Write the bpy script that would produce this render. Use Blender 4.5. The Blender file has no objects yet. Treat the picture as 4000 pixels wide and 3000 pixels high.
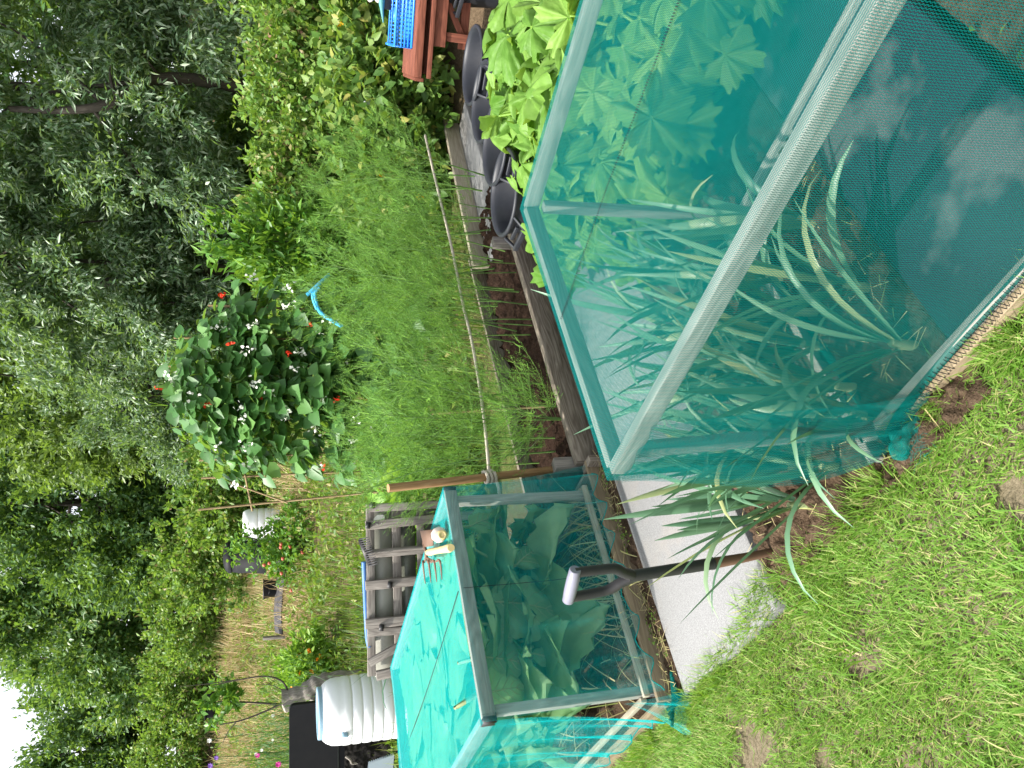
import bpy, math, random
import numpy as np
random.seed(7)
rng = np.random.default_rng(11)
PI = math.pi
SC = bpy.context.scene
COL = SC.collection
V = lambda *a: np.array(a, dtype=float)

# ------------------------------------------------------------------ camera model (phone held upright, picture stored turned)
FPX = 3056.0; CAMH = 1.5; PITCH = math.atan(953 / FPX)
def ray(x, y):
    a = ((3000 - y) - 1500) / FPX; b = (2000 - x) / FPX
    return V(a, math.cos(PITCH) + b * math.sin(PITCH), -math.sin(PITCH) + b * math.cos(PITCH))
def at(x, y, h=0.0):
    r = ray(x, y); return r * ((h - CAMH) / r[2]) + V(0, 0, CAMH)
def atd(x, y, d):
    r = ray(x, y); return r * (d / r[1]) + V(0, 0, CAMH)
# bed frame: s runs away to the right along the beds, t away to the left across them
BA = V(-.19, 1.59, 0); TH = math.radians(40.5)
BU = V(math.cos(TH), math.sin(TH), 0); BN = V(-math.sin(TH), math.cos(TH), 0); UP = V(0, 0, 1)
def S(s, t, h=0.0): return BA + BU * s + BN * t + UP * h
def g(x, y):
    x = np.asarray(x, float); y = np.asarray(y, float)
    d = np.clip(y - 5.2, 0, None)
    z = .10 * d + .02 * np.clip(y - 10, 0, None) + .012 * np.clip(y - 15, 0, 12) ** 2
    return np.minimum(z, 5.2)

# ------------------------------------------------------------------ mesh builder
class MB:
    def __init__(s): s.ch = []; s.n = 0
    def add(s, v, f, uv=None):
        v = np.asarray(v, float).reshape(-1, 3); f = np.asarray(f, int)
        s.ch.append((v, f + s.n, uv)); s.n += len(v); return s
    def merge(s, o):
        for v, f, uv in o.ch: s.ch.append((v, f + s.n, uv))
        s.n += o.n; return s
def obj(name, mb, mat, parent=None, smooth=False, bevel=0, shift=None):
    vs = np.concatenate([c[0] for c in mb.ch])
    if parent is not None and shift is None:
        q = parent
        while q is not None: vs = vs - np.array(q.location); q = q.parent
    tot = []; loops = []; uvs = []; anyuv = any(c[2] is not None for c in mb.ch)
    for v, f, uv in mb.ch:
        tot.append(np.full(len(f), f.shape[1])); loops.append(f.ravel())
        if anyuv: uvs.append(np.asarray(uv, float).reshape(-1, 2) if uv is not None else np.zeros((f.size, 2)))
    tot = np.concatenate(tot); loops = np.concatenate(loops)
    me = bpy.data.meshes.new(name)
    me.vertices.add(len(vs)); me.vertices.foreach_set('co', vs.ravel().astype(np.float32))
    me.loops.add(len(loops)); me.loops.foreach_set('vertex_index', loops.astype(np.int32))
    me.polygons.add(len(tot))
    st = np.concatenate([[0], np.cumsum(tot)[:-1]])
    me.polygons.foreach_set('loop_start', st.astype(np.int32)); me.polygons.foreach_set('loop_total', tot.astype(np.int32))
    if smooth: me.polygons.foreach_set('use_smooth', np.ones(len(tot), bool))
    if anyuv:
        l = me.uv_layers.new(name='UVMap'); l.data.foreach_set('uv', np.concatenate(uvs).ravel().astype(np.float32))
    me.update(calc_edges=True); me.validate()
    me.materials.append(mat)
    o = bpy.data.objects.new(name, me); COL.objects.link(o)
    if parent is not None: o.parent = parent
    if bevel:
        m = o.modifiers.new('bevel', 'BEVEL'); m.width = bevel; m.segments = 2; m.limit_method = 'ANGLE'
    return o
def thing(name, label, cat, loc=(0, 0, 0), group=None):
    o = bpy.data.objects.new(name, None); COL.objects.link(o); o.location = tuple(float(c) for c in loc)
    o.empty_display_size = .1
    return tag(o, label, cat, group)
def tag(o, label, cat, group=None, kind=None):
    if label: o['label'] = label
    if cat: o['category'] = cat
    if group: o['group'] = group
    if kind: o['kind'] = kind
    return o
def struct(name, mb, mat, smooth=False, kind='structure', label=None):
    o = obj(name, mb, mat, None, smooth); o['kind'] = kind
    if label: o['label'] = label
    return o
def dup(root, loc, rz, label, scale=1.0):
    r = root.copy(); COL.objects.link(r); r.location = tuple(float(c) for c in loc); r.rotation_euler = (0, 0, rz); r.scale = (scale,) * 3
    r['label'] = label
    for ch in list(root.children):
        c = ch.copy(); COL.objects.link(c); c.parent = r
        for gch in list(ch.children):
            d = gch.copy(); COL.objects.link(d); d.parent = c
    return r

def nrm(a):
    a = np.asarray(a, float); return a / np.maximum(np.linalg.norm(a, axis=-1, keepdims=True), 1e-9)
QBOX = np.array([[0, 1, 3, 2], [4, 6, 7, 5], [0, 4, 5, 1], [2, 3, 7, 6], [0, 2, 6, 4], [1, 5, 7, 3]])
def beam(mb, p, q, w, h, up=UP, off=(0, 0)):
    """rectangular bar from p to q, w wide sideways, h tall along up; uv: u along, v across"""
    p = np.asarray(p, float); q = np.asarray(q, float); d = q - p; L = np.linalg.norm(d); d = d / L
    sd = nrm(np.cross(d, up)); u2 = np.cross(sd, d)
    p = p + sd * off[0] + u2 * off[1]; vs = []
    for a in (0, L):
        for b in (-w / 2, w / 2):
            for c in (-h / 2, h / 2): vs.append(p + d * a + sd * b + u2 * c)
    uo = random.random() * 7; vo = random.random() * 7
    # faces: 0-3 at start, 4-7 at end ; index = a*4 + b*2 + c
    F = [(0, 4, 5, 1), (2, 3, 7, 6), (0, 2, 6, 4), (1, 5, 7, 3), (0, 1, 3, 2), (4, 6, 7, 5)]
    UVm = {0: (0, 0), 4: (L, 0)}; uv = []
    for k, f in enumerate(F):
        for i in f:
            a, b, c = i // 4, (i // 2) % 2, i % 2
            if k < 2: uv.append((uo + a * L, vo + k * .3 + c * h))
            elif k < 4: uv.append((uo + a * L, vo + k * .3 + b * w))
            else: uv.append((uo + c * .02, vo + b * w))
    mb.add(vs, F, uv); return mb
def box(mb, c, sx, sy, sz, rz=0):
    c = np.asarray(c, float); ca, sa = math.cos(rz), math.sin(rz)
    dx = V(ca, sa, 0) * sx / 2
    return beam(mb, c - dx, c + dx, sy, sz)
def tube(mb, path, r, n=8, cap=True, uvl=True):
    P = np.asarray(path, float); m = len(P); r = np.broadcast_to(np.asarray(r, float), (m,))
    T = np.gradient(P, axis=0); T = nrm(T); ref = V(0, 0, 1) if abs(T[0][2]) < .9 else V(1, 0, 0)
    A = nrm(np.cross(T[0], ref)); rings = []
    for i in range(m):
        A = nrm(A - T[i] * np.dot(A, T[i])); B = np.cross(T[i], A)
        a = np.linspace(0, 2 * PI, n, endpoint=False)
        rings.append(P[i] + r[i] * (np.cos(a)[:, None] * A + np.sin(a)[:, None] * B))
    vs = np.concatenate(rings); F = []; uv = []
    L = np.concatenate([[0], np.cumsum(np.linalg.norm(np.diff(P, axis=0), axis=1))])
    for i in range(m - 1):
        for j in range(n):
            k = (j + 1) % n; F.append((i * n + j, i * n + k, (i + 1) * n + k, (i + 1) * n + j))
            w = 2 * PI * r[i] / n
            uv += [(L[i], j * w), (L[i], (j + 1) * w), (L[i + 1], (j + 1) * w), (L[i + 1], j * w)]
    mb.add(vs, F, uv)
    if cap:
        for i0 in (0, m - 1):
            ring = rings[i0]; c = ring.mean(0)
            mb.add(np.vstack([ring, c]), [(j, (j + 1) % n, n) for j in range(n)])
    return mb
def lathe(mb, prof, c=(0, 0, 0), n=32, wob=0, axis=None):
    a = np.linspace(0, 2 * PI, n, endpoint=False); vs = []; F = []
    for r, z in prof: vs.append(np.stack([r * np.cos(a), r * np.sin(a), np.full(n, z)], 1))
    vs = np.concatenate(vs)
    for i in range(len(prof) - 1):
        for j in range(n):
            k = (j + 1) % n; F.append((i * n + j, i * n + k, (i + 1) * n + k, (i + 1) * n + j))
    if axis is not None:
        X, Y, Z = axis; vs = vs[:, :1] * X + vs[:, 1:2] * Y + vs[:, 2:] * Z
    mb.add(vs + np.asarray(c, float), F); return mb
def smoothpath(pts, n=24):
    P = np.asarray(pts, float); m = len(P); out = []
    for u in np.linspace(0, m - 1 - 1e-6, n):
        i = int(u); f = u - i; p0 = P[max(i - 1, 0)]; p1 = P[i]; p2 = P[min(i + 1, m - 1)]; p3 = P[min(i + 2, m - 1)]
        out.append(.5 * ((2 * p1) + (-p0 + p2) * f + (2 * p0 - 5 * p1 + 4 * p2 - p3) * f * f + (-p0 + 3 * p1 - 3 * p2 + p3) * f ** 3))
    return np.array(out)
def scatter(mb, tv, tf, P, D, N, L, W=None):
    """copies of a small leaf template: tv columns are along, across, up"""
    P = np.asarray(P, float); n = len(P); D = nrm(D); N = np.asarray(N, float)
    B = nrm(np.cross(N, D)); N2 = np.cross(D, B)
    L = np.broadcast_to(np.asarray(L, float), (n,)); W = L if W is None else np.broadcast_to(np.asarray(W, float), (n,))
    vs = P[:, None] + (L[:, None] * tv[None, :, 0])[..., None] * D[:, None] + (W[:, None] * tv[None, :, 1])[..., None] * B[:, None] + (L[:, None] * tv[None, :, 2])[..., None] * N2[:, None]
    k = len(tv); F = (np.arange(n)[:, None, None] * k + tf[None]).reshape(-1, tf.shape[1])
    return mb.add(vs.reshape(-1, 3), F)
LEAF4 = (V([0, 0, 0], [.45, .5, .08], [1, 0, -.06], [.45, -.5, .08]), np.array([[0, 1, 2], [0, 2, 3]]))
LEAF4 = (LEAF4[0], np.array([[0, 3, 2], [0, 2, 1]]))
HEART = (V([.12, 0, 0], [0, .3, .05], [.3, .5, .09], [.68, .33, .05], [1, 0, -.08], [.68, -.33, .05], [.3, -.5, .09], [0, -.3, .05], [.5, 0, -.01]),
         np.array([[0, 8, 1], [1, 8, 2], [2, 8, 3], [3, 8, 4], [4, 8, 5], [5, 8, 6], [6, 8, 7], [7, 8, 0]]))
NEEDLE = (V([0, .5, 0], [1, 0, 0], [0, -.5, 0]), np.array([[0, 1, 2]]))
def rdir(n, up=0.0):
    d = nrm(rng.normal(size=(n, 3))); d[:, 2] += up; return nrm(d)
def blades(mb, P, az, lean, L, W, curl, ns=3, twist=None, taper=1.0, fold=0.0):
    """grass-like ribbons: start leaning `lean` from the vertical towards az and curl further along"""
    P = np.asarray(P, float); n = len(P)
    az, lean, L, W, curl = [np.broadcast_to(np.asarray(a, float), (n,)) for a in (az, lean, L, W, curl)]
    h = np.stack([np.cos(az), np.sin(az), 0 * az], 1); sd = np.stack([-np.sin(az), np.cos(az), 0 * az], 1)
    tw = np.zeros(n) if twist is None else np.broadcast_to(twist, (n,))
    c = P.copy(); cols = []; k = 3 if fold else 2
    for i in range(ns + 1):
        f = i / ns; an = lean + curl * f ** 1.5
        d = h * np.sin(an)[:, None] + UP * np.cos(an)[:, None]
        nm = np.cross(d, sd)
        w = W * ((1 - f ** 2.2) if taper == 1 else np.where(f < .15, .75 + f * 1.6, (1 - ((f - .15) / .85) ** 2.6))) * .5 + W * .02
        a = tw * f; s2 = sd * np.cos(a)[:, None] + nm * np.sin(a)[:, None]
        if fold:
            n2 = np.cross(d, s2)
            cols += [c - s2 * w[:, None] - n2 * (w * fold)[:, None], c.copy(), c + s2 * w[:, None] - n2 * (w * fold)[:, None]]
        else: cols += [c - s2 * w[:, None], c + s2 * w[:, None]]
        c = c + d * (L / ns)[:, None]
    vs = np.stack(cols, 1); m = vs.shape[1]; F = []
    for i in range(ns):
        b = i * k
        for j in range(k - 1): F.append((b + j, b + j + 1, b + k + j + 1, b + k + j))
    F = (np.arange(n)[:, None, None] * m + np.array(F)[None]).reshape(-1, 4)
    return mb.add(vs.reshape(-1, 3), F)
def gridleaf(L, W, droop=.3, cup=.15, wave=.03, nu=9, nv=6, prof=None, wk=3.0, seed=0):
    """one broad leaf as a grid, along +x, blade up +z; returns verts, faces"""
    r = np.random.default_rng(seed); u = np.linspace(0, 1, nu); v = np.linspace(-1, 1, nv + 1)
    if prof is None: prof = lambda a: np.sin(np.clip(a, 0, 1) ** .75 * PI) ** .7 + .03
    U, Vv = np.meshgrid(u, v, indexing='ij'); w = prof(U) * W / 2
    ph = r.random() * 6
    z = -droop * L * U ** 2 + cup * W * Vv ** 2 * .5 + wave * np.abs(Vv) ** 2 * np.sin(U * wk * 2 * PI + ph + (Vv > 0) * 2) - .012 * L * np.exp(-(Vv * 4) ** 2)
    x = U * L * (1 - .25 * droop * U)
    vs = np.stack([x, Vv * w * (1 + .08 * np.sin(U * wk * 7 + ph)), z], -1).reshape(-1, 3); F = []
    for i in range(nu - 1):
        for j in range(nv): F.append((i * (nv + 1) + j, (i + 1) * (nv + 1) + j, (i + 1) * (nv + 1) + j + 1, i * (nv + 1) + j + 1))
    return vs, np.array(F)
def place(mb, vs, F, p, D, N=UP):
    D = nrm(D); B = nrm(np.cross(N, D)); N2 = np.cross(D, B)
    mb.add(np.asarray(p) + vs[:, :1] * D + vs[:, 1:2] * B + vs[:, 2:] * N2, F)
def gridsheet(mb, fn, nu, nv, uvs=(1, 1), flip=False):
    u = np.linspace(0, 1, nu + 1); v = np.linspace(0, 1, nv + 1)
    Ug, Vg = np.meshgrid(u, v, indexing='ij'); vs = fn(Ug, Vg).reshape(-1, 3)
    i, j = np.meshgrid(np.arange(nu), np.arange(nv), indexing='ij'); b = (i * (nv + 1) + j).ravel()
    F = np.stack([b, b + nv + 1, b + nv + 2, b + 1], 1)
    if flip: F = F[:, ::-1]
    uv = np.stack([Ug.ravel() * uvs[0], Vg.ravel() * uvs[1]], 1)[F.ravel()]
    mb.add(vs, F, uv); return mb
def vnoise(x, y, f, seed=0):
    """smooth value noise on arrays"""
    r = np.random.default_rng(seed); T = r.random((64, 64)); x = np.asarray(x) * f + 1000; y = np.asarray(y) * f + 1000
    i = np.floor(x).astype(int); j = np.floor(y).astype(int); fx = x - i; fy = y - j
    fx = fx * fx * (3 - 2 * fx); fy = fy * fy * (3 - 2 * fy); t = lambda a, b: T[a % 64, b % 64]
    return (t(i, j) * (1 - fx) + t(i + 1, j) * fx) * (1 - fy) + (t(i, j + 1) * (1 - fx) + t(i + 1, j + 1) * fx) * fy

# ------------------------------------------------------------------ materials
class NT:
    def __init__(s, name):
        s.m = bpy.data.materials.new(name); s.m.use_nodes = True; s.t = s.m.node_tree; s.t.nodes.clear()
        s.out = s.n('ShaderNodeOutputMaterial')
    def n(s, typ, **kw):
        o = s.t.nodes.new(typ)
        for k, v in kw.items():
            if k in ('operation', 'blend_type', 'data_type', 'noise_dimensions', 'wave_type', 'bands_direction', 'feature', 'distance'): setattr(o, k, v)
            else: o.inputs[k.replace('_', ' ')].default_value = v
        return o
    def l(s, a, b): s.t.links.new(a, b)
    def math(s, op, a, b=None, c=None):
        o = s.t.nodes.new('ShaderNodeMath'); o.operation = op
        for i, x in enumerate((a, b, c)):
            if x is None: continue
            if hasattr(x, 'node'): s.l(x, o.inputs[i])
            else: o.inputs[i].default_value = x
        return o.outputs[0]
    def ramp(s, fac, stops, interp='LINEAR'):
        r = s.t.nodes.new('ShaderNodeValToRGB'); e = r.color_ramp.elements; r.color_ramp.interpolation = interp
        while len(e) < len(stops): e.new(.5)
        for k, (p, c) in enumerate(stops): e[k].position = p; e[k].color = (*c, 1)
        s.l(fac, r.inputs[0]); return r.outputs[0]
    def mix(s, fac, a, b, mode='MIX'):
        o = s.t.nodes.new('ShaderNodeMix'); o.data_type = 'RGBA'; o.blend_type = mode
        for i, x in ((0, fac), (6, a), (7, b)):
            if hasattr(x, 'node'): s.l(x, o.inputs[i])
            else: o.inputs[i].default_value = x if i == 0 else (*x, 1)
        return o.outputs[2]
    def coord(s, kind='Object'): return s.n('ShaderNodeTexCoord').outputs[kind]
    def noise(s, vec, scale, detail=4, rough=.6, stretch=None):
        if stretch:
            mp = s.t.nodes.new('ShaderNodeMapping'); mp.inputs['Scale'].default_value = stretch; s.l(vec, mp.inputs[0]); vec = mp.outputs[0]
        o = s.t.nodes.new('ShaderNodeTexNoise'); o.inputs['Scale'].default_value = scale; o.inputs['Detail'].default_value = detail; o.inputs['Roughness'].default_value = rough
        s.l(vec, o.inputs['Vector']); return o.outputs['Fac']
    def bump(s, hgt, strength=.5, dist=.01):
        b = s.t.nodes.new('ShaderNodeBump'); b.inputs['Strength'].default_value = strength; b.inputs['Distance'].default_value = dist; s.l(hgt, b.inputs['Height']); return b.outputs[0]
    def principled(s, col, rough=.6, spec=.4, bump=None, metal=0):
        p = s.t.nodes.new('ShaderNodeBsdfPrincipled'); p.inputs['Roughness'].default_value = rough; p.inputs['Specular IOR Level'].default_value = spec; p.inputs['Metallic'].default_value = metal
        if hasattr(col, 'node'): s.l(col, p.inputs['Base Color'])
        else: p.inputs['Base Color'].default_value = (*col, 1)
        if bump is not None: s.l(bump, p.inputs['Normal'])
        return p.outputs[0]
    def done(s, sh): s.l(sh, s.out.inputs[0]); return s.m
def leafmat(name, stops, trans=.4, rough=.45, spec=.35, tcol=None, veins=0):
    n = NT(name); gm = n.n('ShaderNodeNewGeometry'); oi = n.n('ShaderNodeObjectInfo')
    f = n.math('FRACT', n.math('ADD', gm.outputs['Random Per Island'], n.math('MULTIPLY', oi.outputs['Random'], .13)))
    c = n.ramp(f, stops)
    c = n.mix(n.math('MULTIPLY', n.noise(n.coord(), 30, 3), .5), c, (.5, .5, .5), 'OVERLAY') if veins == 0 else c
    bp = None
    if veins:
        nz = n.noise(n.coord(), veins, 3, .5); c = n.mix(n.ramp(nz, [(.38, (0, 0, 0)), (.62, (1, 1, 1))]), n.mix(.16, c, (.0, .02, .0)), n.mix(.08, c, (.45, .6, .25)))
        bp = n.bump(nz, .6, .012)
    p = n.principled(c, rough, spec, bp)
    t = n.t.nodes.new('ShaderNodeBsdfTranslucent'); tc = n.mix(.55, c, tcol or (.32, .5, .03)); n.l(tc, t.inputs[0])
    m = n.t.nodes.new('ShaderNodeMixShader'); m.inputs[0].default_value = trans; n.l(p, m.inputs[1]); n.l(t.outputs[0], m.inputs[2])
    return n.done(m.outputs[0])
def woodmat(name, dark, light, rough=.8, ring=30, wet=0, knot=True):
    n = NT(name); uv = n.coord('UV')
    w = n.noise(uv, 1, 5, .65, (3.0, 70, 1)); w2 = n.noise(uv, 1, 3, .5, (1.2, 9, 1)); w3 = n.noise(uv, 260, 2, .6, (.06, 1, 1))
    wv = n.math('FRACT', n.math('MULTIPLY', w2, 14.0)); wv = n.math('ABSOLUTE', n.math('SUBTRACT', wv, .5))
    f = n.math('ADD', n.math('MULTIPLY', w, .55), n.math('ADD', n.math('MULTIPLY', wv, .5), n.math('MULTIPLY', w3, .22)))
    c = n.ramp(f, [(.3, dark), (.62, tuple((a + b) / 2 for a, b in zip(dark, light))), (.85, light)])
    st = n.noise(n.coord(), 5, 4); c = n.mix(n.math('MULTIPLY', st, .55), c, (.30, .30, .28), 'MULTIPLY')
    return n.done(n.principled(c, rough, .25, n.bump(f, .5, .004)))
def plastic(name, col, rough=.45, dirt=.3, dcol=(.25, .2, .14), spec=.45, dscale=7):
    n = NT(name); nz = n.noise(n.coord(), dscale, 6, .65); c = n.mix(n.math('MULTIPLY', n.ramp(nz, [(.45, (0, 0, 0)), (.75, (1, 1, 1))]), dirt), col, dcol)
    return n.done(n.principled(c, rough, spec, n.bump(nz, .12, .01)))
def soilmat(name, a, b, c, sc=22):
    n = NT(name); co = n.coord(); f = n.noise(co, sc, 8, .7); f2 = n.noise(co, sc * 7, 4, .6); f3 = n.noise(co, 2.2, 3)
    col = n.ramp(n.math('ADD', n.math('MULTIPLY', f, .6), n.math('MULTIPLY', f2, .4)), [(.33, a), (.52, b), (.7, c)])
    col = n.mix(n.math('MULTIPLY', f3, .5), col, tuple(x * .45 for x in b))
    return n.done(n.principled(col, .95, .1, n.bump(n.math('ADD', f, f2), .9, .02)))
def netmat(name, col, pitch, duty, lo, hi, edge=.5):
    """knitted crop netting: wavy threads with clear gaps; coverage rises when looked at along the sheet because the threads have depth"""
    n = NT(name); sp = n.n('ShaderNodeSeparateXYZ'); n.l(n.coord('UV'), sp.inputs[0])
    x, y = sp.outputs[0], sp.outputs[1]
    tri = n.math('ABSOLUTE', n.math('SUBTRACT', n.math('FRACT', n.math('MULTIPLY', y, 1 / (pitch * 1.7))), .5))
    a = n.math('FRACT', n.math('ADD', n.math('MULTIPLY', x, 1 / pitch), n.math('MULTIPLY', tri, .9)))
    line = n.math('LESS_THAN', a, duty)
    lw = n.n('ShaderNodeLayerWeight', Blend=.5)
    fc = n.math('POWER', lw.outputs['Facing'], 2.6)
    nz = n.noise(n.coord('UV'), 9, 3)
    base = n.math('ADD', n.math('MULTIPLY', line, hi - lo), lo)
    base = n.math('ADD', base, n.math('MULTIPLY', n.math('SUBTRACT', nz, .5), .12))
    fac = n.math('MINIMUM', n.math('ADD', base, n.math('MULTIPLY', fc, edge)), .93)
    c = n.mix(nz, col, tuple(k * .8 for k in col))
    d = n.t.nodes.new('ShaderNodeBsdfPrincipled'); d.inputs['Roughness'].default_value = .7; d.inputs['Specular IOR Level'].default_value = .1; n.l(c, d.inputs['Base Color'])
    t = n.t.nodes.new('ShaderNodeBsdfTranslucent'); n.l(c, t.inputs[0])
    m = n.t.nodes.new('ShaderNodeMixShader'); m.inputs[0].default_value = .45; n.l(d.outputs[0], m.inputs[1]); n.l(t.outputs[0], m.inputs[2])
    tr = n.t.nodes.new('ShaderNodeBsdfTransparent')
    m2 = n.t.nodes.new('ShaderNodeMixShader'); n.l(fac, m2.inputs[0]); n.l(tr.outputs[0], m2.inputs[1]); n.l(m.outputs[0], m2.inputs[2])
    return n.done(m2.outputs[0])

G1, G2, G3 = (.03, .085, .012), (.07, .17, .02), (.14, .26, .035)
M = {}
M['grass'] = leafmat('grass_blades', [(0, (.10, .23, .03)), (.45, (.17, .33, .045)), (.80, (.26, .41, .08)), (.92, (.40, .42, .16)), (1, (.52, .44, .22))], .45, .5, .3)
M['bramble'] = leafmat('bramble_leaves', [(0, (.065, .15, .025)), (.4, (.125, .245, .045)), (.78, (.21, .33, .075)), (.9, (.28, .34, .10)), (1, (.30, .19, .11))], .38, .4)
M['shrub'] = leafmat('shrub_leaves', [(0, (.05, .15, .02)), (.5, (.09, .23, .03)), (1, (.16, .32, .05))], .4, .4)
M['dwarf'] = leafmat('dwarf_bean_leaves', [(0, (.065, .15, .03)), (.5, (.12, .23, .045)), (.88, (.20, .29, .07)), (1, (.34, .32, .08))], .36, .5)
M['bean'] = leafmat('runner_bean_leaves', [(0, (.045, .135, .035)), (.6, (.08, .205, .055)), (1, (.15, .30, .08))], .36, .42, .45)
M['willow'] = leafmat('willow_leaves', [(0, (.06, .13, .055)), (.5, (.125, .21, .11)), (.85, (.23, .32, .20)), (1, (.36, .43, .30))], .36, .36, .5)
M['yellowtree'] = leafmat('light_tree_leaves', [(0, (.07, .13, .03)), (.5, (.13, .21, .05)), (1, (.23, .31, .09))], .36, .42)
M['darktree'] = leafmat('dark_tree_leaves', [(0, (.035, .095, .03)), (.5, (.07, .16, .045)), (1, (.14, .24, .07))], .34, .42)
M['midtree'] = leafmat('broadleaf_tree_leaves', [(0, (.045, .125, .035)), (.5, (.09, .19, .055)), (.9, (.16, .27, .085)), (1, (.28, .31, .09))], .35, .4, .45)
M['asp'] = leafmat('asparagus_fern', [(0, (.06, .15, .04)), (.5, (.12, .27, .055)), (1, (.26, .45, .09))], .4, .6, .2, (.35, .6, .05))
M['asptip'] = leafmat('asparagus_tips', [(0, (.12, .30, .05)), (.6, (.20, .40, .06)), (1, (.34, .52, .10))], .4, .5, .2, (.35, .6, .05)); M['aspstem'] = leafmat('asparagus_stems', [(0, (.08, .17, .05)), (1, (.15, .26, .06))], .1, .5)
M['leek'] = leafmat('leek_leaves', [(0, (.07, .17, .10)), (.5, (.12, .24, .14)), (.88, (.20, .33, .20)), (1, (.36, .36, .14))], .25, .4, .5, (.2, .42, .12))
M['leekstem'] = leafmat('leek_shanks', [(0, (.26, .33, .15)), (1, (.38, .42, .22))], .15, .5)
M['courgette'] = leafmat('courgette_leaves', [(0, (.08, .21, .025)), (.5, (.14, .29, .04)), (1, (.22, .38, .07))], .38, .5, .3, (.4, .6, .05), veins=24)
M['cabbage'] = leafmat('brassica_leaves', [(0, (.16, .32, .14)), (.5, (.23, .41, .19)), (1, (.32, .49, .25))], .4, .45, .4, (.25, .45, .15), veins=14)
M['chard'] = leafmat('salad_leaves', [(0, (.12, .27, .03)), (.5, (.18, .36, .04)), (1, (.28, .45, .07))], .4, .45)
M['dry'] = leafmat('dry_grass', [(0, (.28, .21, .10)), (.5, (.44, .34, .18)), (1, (.58, .47, .28))], .25, .7, .15, (.5, .4, .2))
M['weed'] = leafmat('weeds', [(0, (.06, .14, .02)), (.5, (.12, .23, .03)), (.8, (.20, .28, .05)), (1, (.34, .28, .12))], .35, .5)
M['cosmos'] = leafmat('cosmos_foliage', [(0, (.03, .10, .03)), (1, (.07, .18, .05))], .3, .6)
M['straw'] = leafmat('straw', [(0, (.38, .30, .14)), (.6, (.50, .42, .22)), (1, (.30, .36, .10))], .2, .7, .15, (.5, .42, .2))
def flat(name, col, rough=.6, spec=.3, trans=0):
    n = NT(name); nz = n.noise(n.coord(), 40, 3); c = n.mix(n.math('MULTIPLY', nz, .3), col, tuple(x * .6 for x in col))
    return n.done(n.principled(c, rough, spec))
M['white_petal'] = flat('white_petals', (.8, .8, .72)); M['red_petal'] = flat('scarlet_petals', (.72, .05, .015)); M['pink_petal'] = flat('magenta_petals', (.6, .03, .28))
M['purple_petal'] = flat('purple_petals', (.25, .12, .5)); M['orange_petal'] = flat('orange_petals', (.85, .28, .01)); M['yellow_petal'] = flat('yellow_petals', (.8, .42, .01)); M['brown_seed'] = flat('brown_seed_heads', (.30, .17, .11))
M['apple'] = flat('apple_skin', (.55, .12, .08), .35, .5)
M['bark'] = woodmat('bark', (.035, .03, .024), (.13, .11, .09)); M['palebark'] = woodmat('pale_bark', (.17, .15, .13), (.48, .44, .39))
M['timber'] = woodmat('treated_timber', (.23, .225, .20), (.50, .49, .45)); M['sleeper'] = woodmat('weathered_board', (.11, .085, .063), (.46, .40, .33))
M['pallet'] = woodmat('grey_pallet_wood', (.16, .14, .125), (.44, .40, .36)); M['tan'] = woodmat('tan_board', (.20, .15, .095), (.44, .35, .23))
M['palewood'] = woodmat('pale_plank', (.34, .29, .21), (.62, .56, .45)); M['redwood'] = woodmat('red_stained_wood', (.13, .042, .026), (.34, .115, .07)); M['cane'] = woodmat('bamboo_cane', (.24, .16, .08), (.50, .38, .22)); M['dowel'] = woodmat('wooden_pole', (.26, .14, .06), (.52, .33, .17))
M['handlewood'] = flat('pale_handle_wood', (.70, .55, .26), .45, .4)
M['net'] = netmat('green_netting', (.0004, .205, .19), .0042, .46, .03, .70, .5); M['finenet'] = netmat('fine_green_netting', (.0004, .54, .55), .0016, .5, .10, .29, .62)
M['nethem'] = netmat('net_hem', (.003, .19, .165), .003, .6, .3, .8); M['finehem'] = netmat('fine_net_hem', (.002, .36, .34), .003, .6, .45, .85); M['thread'] = flat('black_thread', (.012, .012, .016)); M['rag'] = netmat('frayed_net', (.003, .20, .175), .003, .6, .35, .85)
M['black'] = plastic('black_plastic', (.006, .0065, .008), .6, .25, (.022, .02, .019), .18); M['rubber'] = plastic('black_rubber', (.016, .018, .025), .5, .3, (.06, .058, .055))
M['white'] = plastic('white_plastic', (.78, .80, .82), .4, .12, (.45, .45, .42)); M['lid'] = plastic('blue_grey_lid', (.22, .36, .46), .4, .15)
M['blue'] = plastic('blue_plastic', (.02, .22, .75), .4, .1); M['hose'] = plastic('blue_hose', (.06, .45, .75), .4, .1); M['pipe'] = plastic('blue_pipe', (.05, .16, .42), .5, .3, (.4, .45, .5))
M['rope'] = flat('rope', (.50, .45, .37), .9, .1); M['metal'] = plastic('dull_steel', (.10, .095, .09), .5, .5, (.22, .14, .08)); M['rust'] = plastic('rusty_steel', (.12, .065, .04), .7, .6, (.20, .13, .09)); M['iron'] = plastic('dark_iron', (.02, .02, .023), .5, .3, (.07, .06, .05))
M['greytube'] = plastic('grey_tube', (.32, .33, .35), .4, .3); M['cloth'] = flat('pale_cloth', (.66, .58, .52), .9, .1); M['teal'] = plastic('teal_plastic', (.06, .22, .22), .5, .2)
M['sheet'] = plastic('grey_sheet', (.27, .27, .235), .45, .4, (.20, .21, .14), .5, 3); M['algae'] = plastic('algae_sheet', (.085, .09, .075), .4, .8, (.22, .24, .17), .5, 9); M['greypanel'] = plastic('blue_grey_panel', (.27, .33, .38), .5, .2); M['membrane'] = plastic('weed_membrane', (.02, .02, .026), .6, .4)
M['stone'] = plastic('chalky_lump', (.62, .55, .48), .8, .6, (.30, .22, .16), .2, 60)
M['mat'] = soilmat('shredded_rubber', (.006, .006, .006), (.03, .028, .026), (.10, .085, .075), 60)
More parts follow.
